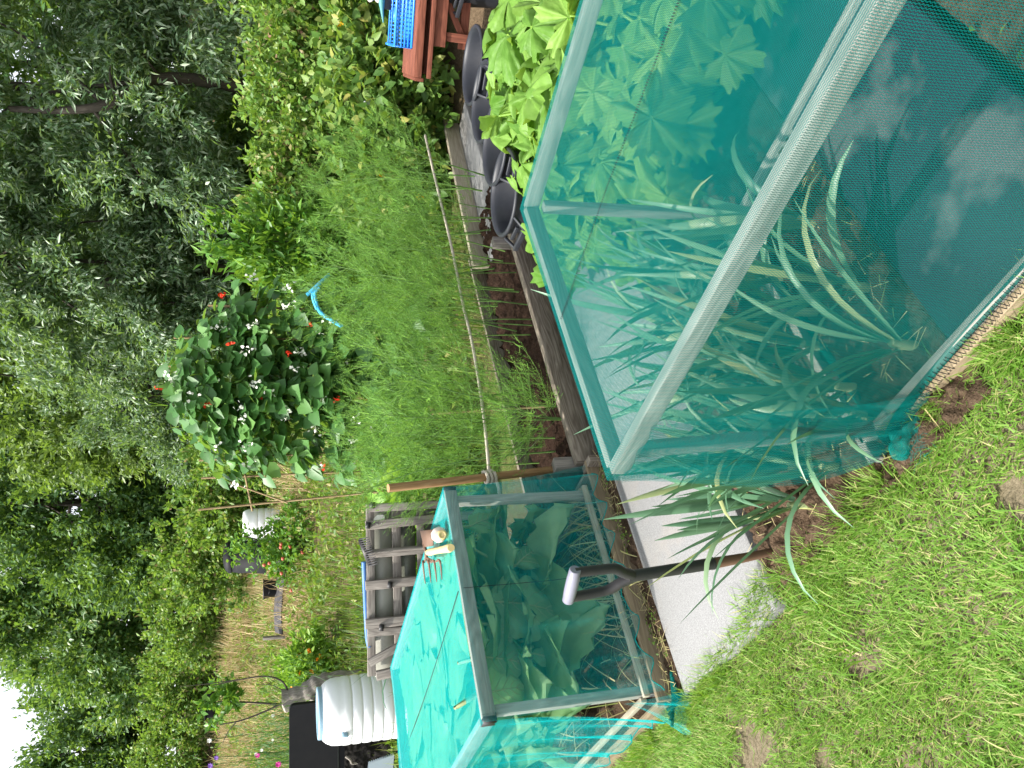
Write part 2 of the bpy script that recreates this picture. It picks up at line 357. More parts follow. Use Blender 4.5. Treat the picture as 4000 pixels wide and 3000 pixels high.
M['soil'] = soilmat('garden_soil', (.035, .022, .014), (.12, .08, .052), (.24, .17, .115)); M['darksoil'] = soilmat('dark_compost', (.012, .007, .005), (.045, .026, .018), (.11, .07, .05))
def slabmat():
    n = NT('concrete_slab'); co = n.coord(); f = n.noise(co, 6, 5); sp = n.noise(co, 240, 3, .7); st = n.noise(co, 2.1, 6, .7)
    c = n.ramp(sp, [(.32, (.115, .116, .118)), (.5, (.19, .191, .193)), (.68, (.27, .27, .272))]); c = n.mix(n.math('MULTIPLY', n.ramp(st, [(.5, (0, 0, 0)), (.72, (1, 1, 1))]), .5), c, (.30, .25, .20)); c = n.mix(n.math('MULTIPLY', f, .35), c, (.19, .19, .19))
    return n.done(n.principled(c, .85, .25, n.bump(sp, .25, .003)))
M['slab'] = slabmat()
def darkslab():
    n = NT('dark_concrete_slab'); co = n.coord(); sp = n.noise(co, 240, 3, .7); st = n.noise(co, 3.1, 4, .55)
    dry = n.ramp(st, [(.53, (0, 0, 0)), (.60, (1, 1, 1))]); c = n.mix(dry, (.012, .022, .034), n.ramp(sp, [(.3, (.06, .065, .07)), (.7, (.12, .125, .13))]))  # dark blue-grey base; the mask only picks lighter noise patches
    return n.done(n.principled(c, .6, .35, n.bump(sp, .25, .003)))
M['darkslab'] = darkslab()
def groundmat():
    n = NT('plot_ground'); co = n.coord(); a = n.noise(co, .55, 6, .65); b = n.noise(co, 9, 6, .7); c0 = n.noise(co, 60, 4, .7)
    gr = n.ramp(b, [(.3, (.035, .05, .012)), (.5, (.07, .10, .022)), (.7, (.13, .15, .045))]); br = n.ramp(c0, [(.3, (.06, .042, .025)), (.6, (.17, .12, .075)), (.8, (.28, .21, .13))])
    c = n.mix(n.ramp(a, [(.42, (0, 0, 0)), (.58, (1, 1, 1))]), gr, br)
    return n.done(n.principled(c, .95, .1, n.bump(n.math('ADD', b, c0), .8, .03)))
M['ground'] = groundmat()
def lawnmat():
    n = NT('lawn_soil'); co = n.coord(); b = n.noise(co, 12, 6, .7); c0 = n.noise(co, 90, 4, .7)
    c = n.ramp(n.math('ADD', n.math('MULTIPLY', b, .4), n.math('MULTIPLY', c0, .6)), [(.32, (.06, .05, .03)), (.5, (.14, .115, .075)), (.68, (.22, .18, .125))])
    return n.done(n.principled(c, .95, .1, n.bump(n.math('ADD', b, c0), .7, .01)))
M['lawnsoil'] = lawnmat()
# ------------------------------------------------------------------ setting
ORD = ['first', 'second', 'third', 'fourth', 'fifth', 'sixth', 'seventh', 'eighth', 'ninth', 'tenth', 'eleventh', 'twelfth', 'thirteenth', 'fourteenth', 'fifteenth', 'sixteenth']
def bumpy(mb, s0, s1, t0, t1, h, amp, ns, nt, seed=0, edge=.04):
    def fn(U, W):
        s = s0 + (s1 - s0) * U; t = t0 + (t1 - t0) * W
        z = h + amp * (vnoise(s, t, 9, seed) - .5) + amp * .8 * (vnoise(s, t, 26, seed + 1) - .5) + amp * .5 * (vnoise(s, t, 70, seed + 2) - .5)
        e = np.minimum.reduce([U, 1 - U, W, 1 - W]); z = z - np.where(e < 1e-6, .07, 0)
        return BA + s[..., None] * BU + t[..., None] * BN + z[..., None] * UP
    return gridsheet(mb, fn, ns, nt)
gx = np.concatenate([np.linspace(-90, -14, 12), np.linspace(-13, 10, 70), np.linspace(11, 90, 12)]); gy = np.concatenate([np.linspace(-12, 4, 12), np.linspace(4.3, 30, 78), np.linspace(32, 160, 16)])
X, Y = np.meshgrid(gx, gy, indexing='ij')
Z = g(X, Y) - .05 + .10 * (vnoise(X, Y, .8, 3) - .5) * np.clip((Y - 5.5) / 3, 0, 1)
i, j = np.meshgrid(np.arange(len(gx) - 1), np.arange(len(gy) - 1), indexing='ij'); b = (i * len(gy) + j).ravel()
mb = MB(); mb.add(np.stack([X, Y, Z], -1).reshape(-1, 3), np.stack([b, b + len(gy), b + len(gy) + 1, b + 1], 1)); struct('ground', mb, M['ground'], True)
mb = MB(); bumpy(mb, -3.4, .05, -3.2, 3.6, .0, .014, 170, 330, 5); struct('lawn_soil', mb, M['lawnsoil'], True)
mb = MB(); bumpy(mb, -.06, .97, -.345, .615, .035, .05, 150, 150, 8); bumpy(mb, .0, 2.9, -2.2, -.80, .02, .03, 150, 80, 9); bumpy(mb, .98, 2.9, -.34, .60, .03, .04, 110, 60, 10)
struct('vegetable_bed_soil', mb, M['soil'], True)
mb = MB(); bumpy(mb, -.12, 1.05, 1.335, 1.46, .03, .035, 150, 30, 12); bumpy(mb, -.03, .90, 1.485, 3.44, .05, .05, 110, 200, 13); struct('brassica_bed_soil', mb, M['soil'], True)
mb = MB(); bumpy(mb, .98, 3.5, 1.53, 2.20, .05, .05, 200, 60, 14); struct('asparagus_bed_soil', mb, M['darksoil'], True)
def slab(mb, s0, s1, t0, t1, top=.045, th=.05):
    vs = []
    c = [(s0, t0), (s1, t0), (s1, t1), (s0, t1)]; b = .006
    sm, tm = (s0 + s1) / 2, (t0 + t1) / 2
    for k, (ins, z) in enumerate([(0, top - th), (0, top - b), (b, top)]):
        for s, t in c: vs.append(S(s - math.copysign(ins, s - sm), t - math.copysign(ins, t - tm), z))
    F = [(8, 9, 10, 11)] + [(l * 4 + k, l * 4 + (k + 1) % 4, l * 4 + 4 + (k + 1) % 4, l * 4 + 4 + k) for l in range(2) for k in range(4)]
    return mb.add(vs, F)
for k, (s0, s1, lab) in enumerate([(-.10, .925, 'pale grey paving slab in the open between the two net cages, crossed by the spade'), (.935, 1.93, 'pale grey paving slab seen through the far side of the big net cage'), (1.94, 2.94, 'grey paving slab under the nearest black tubs'), (2.95, 3.95, 'grey paving slab under the farther black tubs and the red table')]):
    mb = MB(); slab(mb, s0, s1, .63, 1.345); tag(struct('paving_slab', mb, M['slab']), lab, 'paving slab', 'slabs of the long garden path')['kind'] = 'structure'
for k, (s0, s1, lab) in enumerate([(.05, .90, 'dark grey paving slab inside the big net cage nearest the lawn edge'), (.91, 1.77, 'dark grey paving slab inside the big net cage at its far side')]):
    mb = MB(); slab(mb, s0, s1, -.79, -.345, .05); tag(struct('paving_slab', mb, M['darkslab']), lab, 'paving slab', 'slabs inside the big net cage')['kind'] = 'structure'
mb = MB(); slab(mb, 3.1, 4.6, 1.72, 2.05, .05); tag(struct('paving_slab', mb, M['slab']), 'narrow pale slab beside the pale plank beyond the asparagus', 'paving slab')

# lawn grass: one mass nobody could count
def inframe(P, mx=700):
    d = P - V(0, 0, CAMH); z = d[:, 1] * math.cos(PITCH) - d[:, 2] * math.sin(PITCH); y = d[:, 1] * math.sin(PITCH) + d[:, 2] * math.cos(PITCH)
    z = np.maximum(z, .05); px = 2000 - y / z * FPX; py = 1500 - d[:, 0] / z * FPX
    return (px > -mx) & (px < 4000 + mx) & (py > -mx) & (py < 3000 + mx)
bare = [(at(3385, 2530), .055, .075), (at(3350, 2600), .035, .05), (at(2960, 2890), .06, .10), (at(2930, 2980), .05, .07), (at(3230, 2965), .04, .045), (at(3980, 1930), .04, .05), (at(3320, 2740), .03, .03), (at(2860, 2790), .03, .03)]
n = 380000
s = rng.uniform(-2.6, .05, n); t = rng.uniform(-2.4, 3.3, n)
edge = .02 * (vnoise(s, t, 12, 31) - .5) + .025
P = BA + s[:, None] * BU + t[:, None] * BN
slabhit = (t > .63) & (t < 1.345) & (s > -.10)
tri = (s > -.10 - .02) & (t > .52)
near_edge = np.clip((s + .16) / .16, 0, 1)
dens = .62 + .75 * vnoise(s, t, 5, 21) * vnoise(s, t, 17, 22) * 2 + .5 * near_edge
for c, rx, ry in bare:
    q = ((P[:, 0] - c[0]) / rx) ** 2 + ((P[:, 1] - c[1]) / ry) ** 2; dens *= np.clip((q - .55 + (vnoise(s, t, 30, 44) - .5) * .9) / .9, 0.02, 1)
# lawn creeps over the corner of the first slab
over = (s < -.10 + .62 * np.clip((.98 - t) / .40, 0, 1) ** 1.0 * 0.35 + edge) 
lim = .03 + edge - .025 - .055 * np.clip((t + .10) / .08, 0, 1) * (t < .62) - np.where(t > .60, np.clip((t - .60) / .05, 0, 1) * (.02 + .12 * np.clip((t - .6) / .7, 0, 1)), 0)
ok = (rng.random(n) < dens) & (s < lim) & (inframe(P, 2200) | (rng.random(n) < .25))
ok &= ~((t > 1.42) & (s > -.09))
P = P[ok]; s, t = s[ok], t[ok]; n = len(P); P[:, 2] = .006 + np.where((t > .63) & (s > -.1), .03, 0)
wind = .9 + 1.6 * (vnoise(s, t, 3.5, 61) - .5) * 2
az = rng.normal(0, 1, n) * 1.5 + wind + TH + 2
lon = vnoise(s, t, 7, 71); L = (.022 + .030 * lon + .012 * np.clip((s + .2) / .2, 0, 1)) * rng.uniform(.6, 1.5, n)
mb = MB(); blades(mb, P, az, rng.uniform(.45, 1.4, n), L, rng.uniform(.0018, .0042, n), rng.uniform(.1, 1.0, n), 2)
# longer tufts along the edges
m = 5200; tt = rng.uniform(-.75, 2.0, m); ss = rng.normal(.0, .02, m) + .015 - .05 * np.clip((tt + .10) / .08, 0, 1) * (tt < .62) - np.where(tt > .60, np.clip((tt - .60) / .05, 0, 1) * (.02 + .12 * np.clip((tt - .6) / .7, 0, 1)), 0)
kk = vnoise(tt, tt, 6, 5) > .30; tt, ss = tt[kk], ss[kk]; m = len(tt)
blades(mb, BA + ss[:, None] * BU + tt[:, None] * BN + UP * .005, rng.uniform(0, 6.3, m), rng.uniform(.1, .8, m), rng.uniform(.04, .095, m), rng.uniform(.002, .004, m), rng.uniform(.2, 1.2, m), 3)
m = 420; c = rng.integers(0, 7, m); cc = V((-.14, .50, 0), (-.05, .75, 0), (-.30, .42, 0), (-.42, -.2, 0), (-.7, .2, 0), (-.25, -.5, 0), (-.6, .9, 0))[c] + rng.normal(0, .035, (m, 3)) * (1, 1, 0)
blades(mb, BA + cc[:, :1] * BU + cc[:, 1:2] * BN + UP * .006, rng.uniform(0, 6.3, m), rng.uniform(.2, 1.0, m), rng.uniform(.06, .13, m), rng.uniform(.003, .0055, m), rng.uniform(.3, 1.4, m), 4)
struct('lawn_grass', mb, M['grass'], kind='stuff', label='short mown lawn grass with bare brown patches')

# dead stalks and straw lying on the soil
mb = MB(); n = 330
s = rng.uniform(-.1, 1.0, n); t = np.where(rng.random(n) < .7, rng.uniform(1.335, 1.45, n), rng.uniform(.3, .62, n)); k = vnoise(s, t, 6, 81) > .38; s, t = s[k], t[k]; n = len(s)
blades(mb, BA + s[:, None] * BU + t[:, None] * BN + UP * .055, rng.uniform(0, 6.3, n), rng.uniform(1.2, 1.6, n), rng.uniform(.02, .09, n), rng.uniform(.0015, .003, n), rng.uniform(-.2, .5, n), 3)
n = 260; s = rng.uniform(0, .9, n); t = rng.uniform(-.33, .3, n)
blades(mb, BA + s[:, None] * BU + t[:, None] * BN + UP * .055, rng.uniform(0, 6.3, n), rng.uniform(1.2, 1.6, n), rng.uniform(.02, .07, n), rng.uniform(.0015, .0035, n), rng.uniform(-.2, .4, n), 3)
struct('straw_litter', mb, M['straw'], kind='stuff', label='dry stalks and straw scattered on the bed soil')
mb = MB(); n = 260; s = rng.uniform(-.05, .95, n); t = rng.uniform(1.34, 1.44, n); k = vnoise(s, t, 9, 83) > .6; s, t = s[k], t[k]; n = len(s)
scatter(mb, *LEAF4, BA + s[:, None] * BU + t[:, None] * BN + UP * .06, rdir(n), rdir(n, 2), rng.uniform(.008, .018, n), rng.uniform(.006, .012, n))
n = 500; s = rng.uniform(0, 2.9, n); t = rng.uniform(-2.1, -.82, n)
scatter(mb, *LEAF4, BA + s[:, None] * BU + t[:, None] * BN + UP * .04, rdir(n), rdir(n, 2), rng.uniform(.01, .04, n), rng.uniform(.008, .02, n))
struct('seedling_weeds', mb, M['weed'], kind='stuff', label='tiny weeds sprouting in the bare soil')

# ------------------------------------------------------------------ netted cages
def net_sheet(mb, corner, e1, e2, l1, l2, fn, n1, n2):
    """sheet over corner + e1*a + e2*b with an offset vector field fn(a,b)->(...,3); uv in metres"""
    def f(U, W):
        a = U * l1; b = W * l2
        return corner + a[..., None] * e1 + b[..., None] * e2 + fn(U, W, a, b)
    return gridsheet(mb, f, n1, n2, (l1, l2))
CH, CW, CL = .78, .935, 1.95
cage = thing('crop_cage', 'large green netting cage on a pale timber frame over leeks, corner beside the lawn', 'crop cage', S(.4, -.9, 0))
for p, q in [((0, 0), (CW, 0)), ((0, 0), (0, -CL)), ((CW, 0), (CW, -CL)), ((0, -CL), (CW, -CL))]:
    e = .012; mb = MB(); beam(mb, S(*p, CH - .0235) + (BU * .013 if q[0] != p[0] else V(0, 0, 0)), S(*q, CH - .0235), .025, .041); obj('top_rail', mb, M['timber'], cage, bevel=.002)
    mb = MB(); o_ = V(0, 0, 0) if q[0] != p[0] or p[0] > .5 else BU * .06; beam(mb, S(*p, .05) + o_, S(*q, .05) + o_, .024, .04); obj('bottom_rail', mb, M['timber'], cage, bevel=.002)
for p in [(.03, -.03), (CW - .03, -.03), (.03, -CL + .03), (CW - .03, -CL + .03)]:
    mb = MB(); beam(mb, S(p[0] + (.035 if p[0] < .5 else 0), p[1] - .02, .0), S(*p, CH - .047), .029, .029, BU); obj('post', mb, M['timber'], cage, bevel=.002)
mb = MB()
net_sheet(mb, S(-.017, .017, CH + .003), BU, -BN, CW + .034, CL + .034, lambda U, W, a, b: (-.012 * np.sin(PI * U) * np.sin(PI * W * 2) ** 2)[..., None] * UP, 14, 24)
def side(out, wob, fl):  # vertical side: bulges outwards, gathered towards the bottom
    def fn(U, W, a, b):
        o = wob * (W ** 1.3) * np.sin(a * 9 + 1.3 * np.sin(a * 4)) * np.sin(np.minimum(W * 1.15, 1) * PI * .62) + .012 * np.sin(W * PI) * np.sin(a * 23 + 3 * W) * W + fl * np.sin(PI * W ** 1.5) * np.exp(-U * 5) + .010 * W * np.sin(a * 120 + 4 * W) * np.exp(-a * 9)
        return o[..., None] * out
    return fn
sa = side(BN, .010, .0)
net_sheet(mb, S(-.017, .017, CH + .003), BU, -UP, CW + .034, CH - .05, lambda U, W, a, b: sa(U, W, a, b) - (np.clip((W - .1) / .9, 0, 1) * .075 * np.exp(-a * 1.2))[..., None] * BN + (W * .05 * np.exp(-a * 9))[..., None] * BU, 90, 26)
sf = side(-BU, .012, .03)
net_sheet(mb, S(-.017, .017, CH + .003), -BN, -UP, CL + .034, CH - .055, lambda U, W, a, b: sf(U, W, a, b) + (np.clip((W - .10) / .9, 0, 1) * (.01 + .062 * (1 - np.exp(-a * 5))))[..., None] * BU, 90, 26)
net_sheet(mb, S(CW + .017, .017, CH + .003), -BN, -UP, CL + .034, CH - .035, side(BU, .012, 0), 60, 16)
net_sheet(mb, S(-.017, -CL - .017, CH + .003), BU, -UP, CW + .034, CH - .035, side(-BN, .012, 0), 30, 16)
net_sheet(mb, S(-.022, .019, CH - .03), -BN, -UP, .20, CH - .085, lambda U, W, a, b: sf(U, W, a, b) + (np.clip((W - .06) / .94, 0, 1) * (.01 + .062 * (1 - np.exp(-a * 5))) + .006 * np.sin(a * 70 + 5 * W))[..., None] * BU - (W * .06)[..., None] * BN, 40, 24)
net = obj('netting', mb, M['net'], cage, smooth=True)
mb = MB(); tube(mb, smoothpath([S(.01, -.06, .06), S(.035, -.15, .062), S(.054, -.4, .060), S(.057, -.9, .062), S(.057, -1.9, .06)], 40), .011, 8); tube(mb, smoothpath([S(.03, -.05, .045), S(.5, -.02, .042), S(.9, .0, .045)], 20), .010, 8)
obj('net_hem', mb, M['nethem'], net, smooth=True)
mb = MB()
for k in range(150):
    tt = -.12 - .0125 * k + random.uniform(-.003, .003); a = random.uniform(.004, .009); o_ = .046 - .04 * math.exp(tt * 6); tube(mb, [S(o_ - .002, tt, .067 - a), S(o_, tt - .006, .070 + a)], .0009, 3, False)
    tt = .0 - .011 * k + random.uniform(-.002, .002); a = random.uniform(.008, .014); tube(mb, [S(.03 - .04 * math.exp(tt * 6), tt, .060 - a), S(.028 - .04 * math.exp(tt * 6), tt - .003, .058), S(.036 - .04 * math.exp(tt * 6), tt - .002, .064 + a)], .0011, 4, False)
for (p, q) in [(at(2664, -30, CH + .006), at(2374, 723, CH + .006)), (at(2374, 723, CH + .006), at(2190, 1248, CH + .006))]:
    L = np.linalg.norm(q - p); m = int(L / .006)
    for k in range(m):
        c = p + (q - p) * (k / m); d = (q - p) / L; s_ = np.cross(d, UP); tube(mb, [c - s_ * .0035, c + d * .004 + s_ * .0035], .0012, 3, False)
obj('stitching', mb, M['thread'], net)
mb = MB()  # frayed bunch of net tied round the bottom corner
def crump(U, W):
    a = U * 2 * PI; rr = .012 + .026 * np.sin(PI * W) ** .7 * (1 + .35 * np.sin(a * 4 + W * 9) + .25 * np.sin(a * 7 - W * 13)); l = (W - .5) * .14
    return S(-.012, -.115, .05) + (l)[..., None] * (-BN * .75 + BU * .3 - UP * .2) + (rr * np.cos(a))[..., None] * BU * .8 + (rr * np.sin(a))[..., None] * UP * .8
gridsheet(mb, crump, 40, 22, (.2, .16))
n = 220; blades(mb, np.tile(S(-.03, -.12, .05), (n, 1)) + rng.normal(0, .022, (n, 3)) * (1, 1, .5), rng.uniform(0, 6.3, n), rng.uniform(.3, 2, n), rng.uniform(.015, .04, n), np.full(n, .0010), rng.uniform(-1, 1, n), 3)
obj('bunched_corner', mb, M['rag'], net, smooth=True)
mb = MB(); beam(mb, S(.034, -.16, .022), S(.034, -1.9, .022), .020, .066); obj('edge_board', mb, M['tan'], cage, bevel=.003)

# smaller cage
s0, s1, t0, t1, H2 = -.05, .90, 1.475, 3.45, .78
cg = thing('crop_cage', 'smaller green netting cage over cabbages, beyond the path, hand tools lying on its roof', 'crop cage', S(.42, 2.45, 0))
for p, q in [((s0, t0), (s1, t0)), ((s0, t0 + .03), (s0, t1)), ((s1, t0 + .03), (s1, t1)), ((s0, t1), (s1, t1))]:
    mb = MB(); beam(mb, S(*p, H2 - .028), S(*q, H2 - .028), .026, .052); obj('top_rail', mb, M['timber'], cg, bevel=.002)
    mb = MB(); beam(mb, S(*p, .13), S(*q, .13), .02, .025); obj('bottom_rail', mb, M['palewood'], cg, bevel=.002)
for p in [(s0 + .03, t0 + .035), (s1 - .03, t0 + .035), (s0 + .03, t1 - .03), (s1 - .03, t1 - .03)]:
    mb = MB(); beam(mb, S(*p, .0), S(*p, H2 - .056), .036, .036, BU); obj('post', mb, M['timber'], cg, bevel=.002)
mb = MB(); beam(mb, S(s0 - .03, t0 - .022, .045), S(1.02, t0 - .022, .045), .02, .115); obj('edge_board', mb, M['tan'], cg, bevel=.003)
mb = MB(); beam(mb, S(s0 - .03, t0, .04), S(s0 - .03, t1, .04), .02, .11); obj('edge_board', mb, M['tan'], cg, bevel=.003)
mb = MB(); beam(mb, S(.965, t0 + .01, .05), S(.965, t1, .05), .02, .12); obj('edge_board', mb, M['sleeper'], cg, bevel=.003)
mb = MB()
pk = np.exp(-((np.linspace(0, 1, 5)) ** 2))
net_sheet(mb, S(s0 - .016, t0 - .016, H2 + .003), BU, BN, s1 - s0 + .032, t1 - t0 + .03, lambda U, W, a, b: (-.016 * np.sin(PI * U) * np.sin(PI * W) + .006 * np.sin(a * 6 + b * 3) * np.sin(PI * U))[..., None] * UP, 20, 34)
def drape(out, along, ln, pegs, amp):
    pg = np.array(pegs)
    def fn(U, W, a, b):
        d = np.min(np.abs(a[..., None] - pg), axis=-1); lift = .055 * np.clip(d / .11, 0, 1) ** 1.4
        o = W ** 2 * (.05 + .03 * np.exp(-(d / .03) ** 2)) + amp * W ** 1.2 * np.sin(a * 21 + 5 * np.sin(a * 3.1)) + .010 * W * np.sin(a * 47 + 2 * W)
        return o[..., None] * out + (lift * W ** 3)[..., None] * UP
    return fn
ln = s1 - s0 + .032
net_sheet(mb, S(s0 - .016, t0 - .016, H2 + .003), BU, -UP, ln, H2 - .10, drape(-BN, BU, ln, [.0, .12, .30, .50, .66, .80, .95], .012), 110, 30)
net_sheet(mb, S(s0 - .016, t0 - .016, H2 + .003), BN, -UP, t1 - t0 + .03, H2 - .09, drape(-BU, BN, 2, [0, .12, .34, .62, .9, 1.2, 1.5, 1.8], .02), 130, 30)
net_sheet(mb, S(s1 + .016, t0 - .016, H2 + .003), BN, -UP, t1 - t0 + .03, H2 - .09, drape(BU, BN, 2, [0, .2, .5, .9, 1.3, 1.7], .015), 90, 24)
net_sheet(mb, S(s0 - .016, t1 + .014, H2 + .003), BU, -UP, ln, H2 - .09, drape(BN, BU, ln, [0, .3, .6, .9], .012), 40, 16)
hem_front = mb.ch[-4][0].reshape(111, 31, 3)[:, -1]; hem_left = mb.ch[-3][0].reshape(131, 31, 3)[:, -1]
def flap(U, W):
    a = (U - .5) * 1.5 + math.atan2(-.6, -.8); rr = W * (.115 + .03 * np.sin(U * 9)); return S(s0 - .02, t0 - .02, .24) + (rr * np.cos(a))[..., None] * BU + (rr * np.sin(a))[..., None] * BN - (W ** .7 * .21)[..., None] * UP + (.012 * W * np.sin(U * 26))[..., None] * UP
gridsheet(mb, flap, 40, 16, (.2, .25))
net2 = obj('netting', mb, M['finenet'], cg, smooth=True)
mb = MB(); tube(mb, hem_front[::2], .0024, 5, False); tube(mb, hem_left[::2], .0024, 5, False); obj('net_hem', mb, M['finehem'], net2, smooth=True)
mb = MB()
for p, q in [(at(1790, 2310, H2 + .006), at(1552, 3010, H2 + .006))]: tube(mb, [p + (q - p) * k / 24 + V(0, 0, -.012 * math.sin(PI * k / 24)) for k in range(25)], .0018, 4)
obj('stitching', mb, M['thread'], net2); mb = MB(); tube(mb, [S(.44, t0 - .024, .77), S(.44, t0 - .028, .4), S(.44, t0 - .06, .16)], .0012, 4)
obj('stitching', mb, M['thread'], net2)
mb = MB(); box(mb, S(s0 - .003, t0 + .012, H2 - .03), .03, .05, .05, TH); obj('corner_plate', mb, M['iron'], cg); mb = MB(); box(mb, S(s1 + .008, t0, H2 - .026), .018, .03, .054, TH); obj('corner_plate', mb, M['iron'], cg)
mb = MB()
n = 160; blades(mb, np.tile(S(s0 - .07, t0 - .09, .06), (n, 1)) + rng.normal(0, .02, (n, 3)), rng.uniform(0, 6.3, n), rng.uniform(.3, 2, n), rng.uniform(.01, .03, n), np.full(n, .0012), rng.uniform(-1, 1, n), 3)
for k in range(5): tube(mb, smoothpath([S(s0 - .05 - .02 * k, t0 - .05, .09), S(s0 - .06, t0 - .09 + .01 * k, .06), S(s0 - .03 + .02 * k, t0 - .1, .05)], 10), .006, 6)
obj('bunched_corner', mb, M['rag'], net2, smooth=True)

# ------------------------------------------------------------------ crops
def leek_proto(seed, lab, loc, big=1.0, nl=9, up=.0, grp=None, fan=None, wd=1.0):
    global rng
    keep = rng; rng = np.random.default_rng(seed); r = thing('leek', lab, 'leek', loc, grp)
    mb = MB(); tube(mb, smoothpath([(0, 0, -.04), (.004, .002, .03), (.008, .0, .06 * big)], 8), [.014 * big] * 4 + [.011 * big] * 4, 10)
    obj('shank', mb, M['leekstem'], r, smooth=True, shift=V(0, 0, 0))
    mb = MB(); a0 = rng.normal(.5, .5); n = nl
    k = np.arange(n); az = a0 + (k % 2) * PI + rng.normal(0, .35, n); lean = .06 + .62 * (1 - k / n) * rng.uniform(.3, 1.1, n) - up
    if fan is not None: a0 = fan; az = a0 + rng.normal(0, .75, n); lean = np.clip(np.abs(rng.normal(.0, .22, n)) + .06, 0, .45)
    P = np.stack([.008 * np.cos(az), .008 * np.sin(az), .03 + .009 * k], 1) * big
    blades(mb, P, az, np.clip(lean, .06, 1.2), rng.uniform(.36, .60, n) * big * (1 if fan is None else 1.04), rng.uniform(.018, .031, n) * big * wd * (1 if fan is None else 1.25), rng.choice([.1, .3, .7, 1.3, 2.2] if fan is None else [.0, .08, .15, .25, .35], n), 9, rng.normal(0, .5, n), taper=2, fold=.45)
    obj('leaves', mb, M['leek'], r, shift=V(0, 0, 0)); rng = keep
    return r
rows = [(-.22, 'front row by the inner slab', [.16, .40, .66]), (.0, 'second row from the inner slab', [.10, .22, .36, .50, .66, .84]), (.19, 'third row from the inner slab', [.08, .20, .33, .46, .60, .76, .88]), (.33, 'back row by the path', [.09, .20, .32, .44, .57, .70, .82])]
protos = []; ci = 0
for t_, rn, ss in rows:
    for k, s_ in enumerate(ss):
        p = S(s_ + random.uniform(-.03, .03), t_ - .03 + random.uniform(-.025, .025), .035); lab = f'leek inside the big net cage, {rn}, {ORD[k]} from the lawn'
        if len(protos) < 6: protos.append(leek_proto(100 + len(protos), lab, p, .92 + .05 * (len(protos) % 3), grp='leeks growing in the big net cage'))
        else: ci += 1; dup(protos[ci % 6], p, random.gauss(0, .5) + PI * (ci % 2), lab, random.uniform(.85, 1.12))
leek_proto(301, 'biggest leek outside the cage, close against the netting', S(.19, .25, .03), .86, 9, fan=2.2, wd=1.35)
leek_proto(322, 'leek outside the cage with leaves over the pale slab, between the other two', S(.16, .42, .03), .80, 5, fan=2.3, wd=1.2)
leek_proto(337, 'smallest leek outside the cage, nearest the spade', S(.17, .555, .02), .66, 4, fan=2.5, wd=1.2)

def polar_leaf(R, seed, lobes=5, teeth=26, droop=.35, fold=.16):
    r = np.random.default_rng(seed); nt = 66; th = np.linspace(-2.85, 2.85, nt); rr = np.array([0, .3, .6, .82, 1.0]); vs = []; F = []
    edge = R * (.70 + .30 * np.cos(th * lobes / 2.0 * .98 + .3 * r.normal()) ** 2 * np.cos(th / 3.4)) * (1 + .24 * (np.abs(((th * 3.3) % 1) - .5) * 2 - .5) + .07 * r.normal(size=nt))
    ph = r.random() * 6
    for q in rr:
        e = edge * q; x = e * np.cos(th); y = e * np.sin(th)
        z = -droop * R * (q ** 2) * (.5 + .9 * np.cos(th / 2) ** 2) + fold * R * q * np.cos(th * lobes) * .5 + .10 * R * q * np.sin(th * 7 + ph) + .06 * R * q * np.sin(th * 13 - ph) + .03 * R * r.normal(size=nt) * (q > .5) * .5
        vs.append(np.stack([x, y, z], 1))
    vs = np.concatenate(vs)
    for i in range(len(rr) - 1):
        for j in range(nt - 1): F.append((i * nt + j, (i + 1) * nt + j, (i + 1) * nt + j + 1, i * nt + j + 1))
    return vs, np.array(F)
def courgette(lab, loc, seed, nl=16, R=.15, hh=.5, flowers=1):
    r_ = np.random.default_rng(seed); r = thing('courgette_plant', lab, 'courgette plant', loc, 'courgette plants beside the big cage'); loc = np.array(loc)
    ml, ms, mf = MB(), MB(), MB()
    for k in range(nl):
        a = k * 2.4 + r_.normal(0, .3); f = k / nl; el = .35 + .9 * f; L = hh * (.75 + .35 * r_.random()) * (1.05 - .25 * f)
        tip = loc + V(math.cos(a) * math.cos(el) * L, math.sin(a) * math.cos(el) * L, math.sin(el) * L * .98 + .05)
        tube(ms, smoothpath([loc + V(0, 0, .02), loc + (tip - loc) * .5 + V(0, 0, .06), tip], 8), [.011] * 4 + [.007] * 4, 7)
        vs, F = polar_leaf(R * r_.uniform(.75, 1.2), seed * 50 + k, droop=r_.uniform(.15, .8), fold=r_.uniform(.08, .3))
        out = V(math.cos(a), math.sin(a), -.35 - .45 * (1 - f) + r_.normal(0, .25)); N = V(-math.cos(a) * .3 + r_.normal(0, .35), -math.sin(a) * .3 + r_.normal(0, .35) - .25, 1)
        place(ml, vs, F, tip, out, N)
    obj('stalks', ms, M['chard'], r, True); obj('leaves', ml, M['courgette'], r, True)
    for k in range(flowers):
        a = r_.uniform(0, 6.3); c = loc + V(.13 * math.cos(a), .13 * math.sin(a), .14)
        for j in range(5): scatter(mf, *HEART, [c], [V(math.cos(j * 1.256), math.sin(j * 1.256), 1.1)], [V(-math.cos(j * 1.256), -math.sin(j * 1.256), 1)], [.09], [.045])
    if flowers: obj('flower', mf, M['yellow_petal'], r, True)
    return r
courgette('courgette plant before the nearest tub, at the far corner of the big cage', S(1.46, .27), 3, 20, .12, .44)
courgette('bushy courgette plant filling the gap before the second tub', S(1.82, .32), 5, 28, .14, .55)
courgette('courgette plant before the third tub, between bushier neighbours', S(2.16, .30), 6, 28, .14, .55)
courgette('courgette plant at the picture edge with the tallest jagged leaves', S(2.54, .28), 8, 30, .15, .60)
courgette('courgette plant seen through two layers of net, close behind the big cage', S(1.34, -.30), 11, 24, .13, .45)
courgette('courgette plant seen through the net beside the inner slab', S(1.70, -.22), 14, 24, .13, .48)

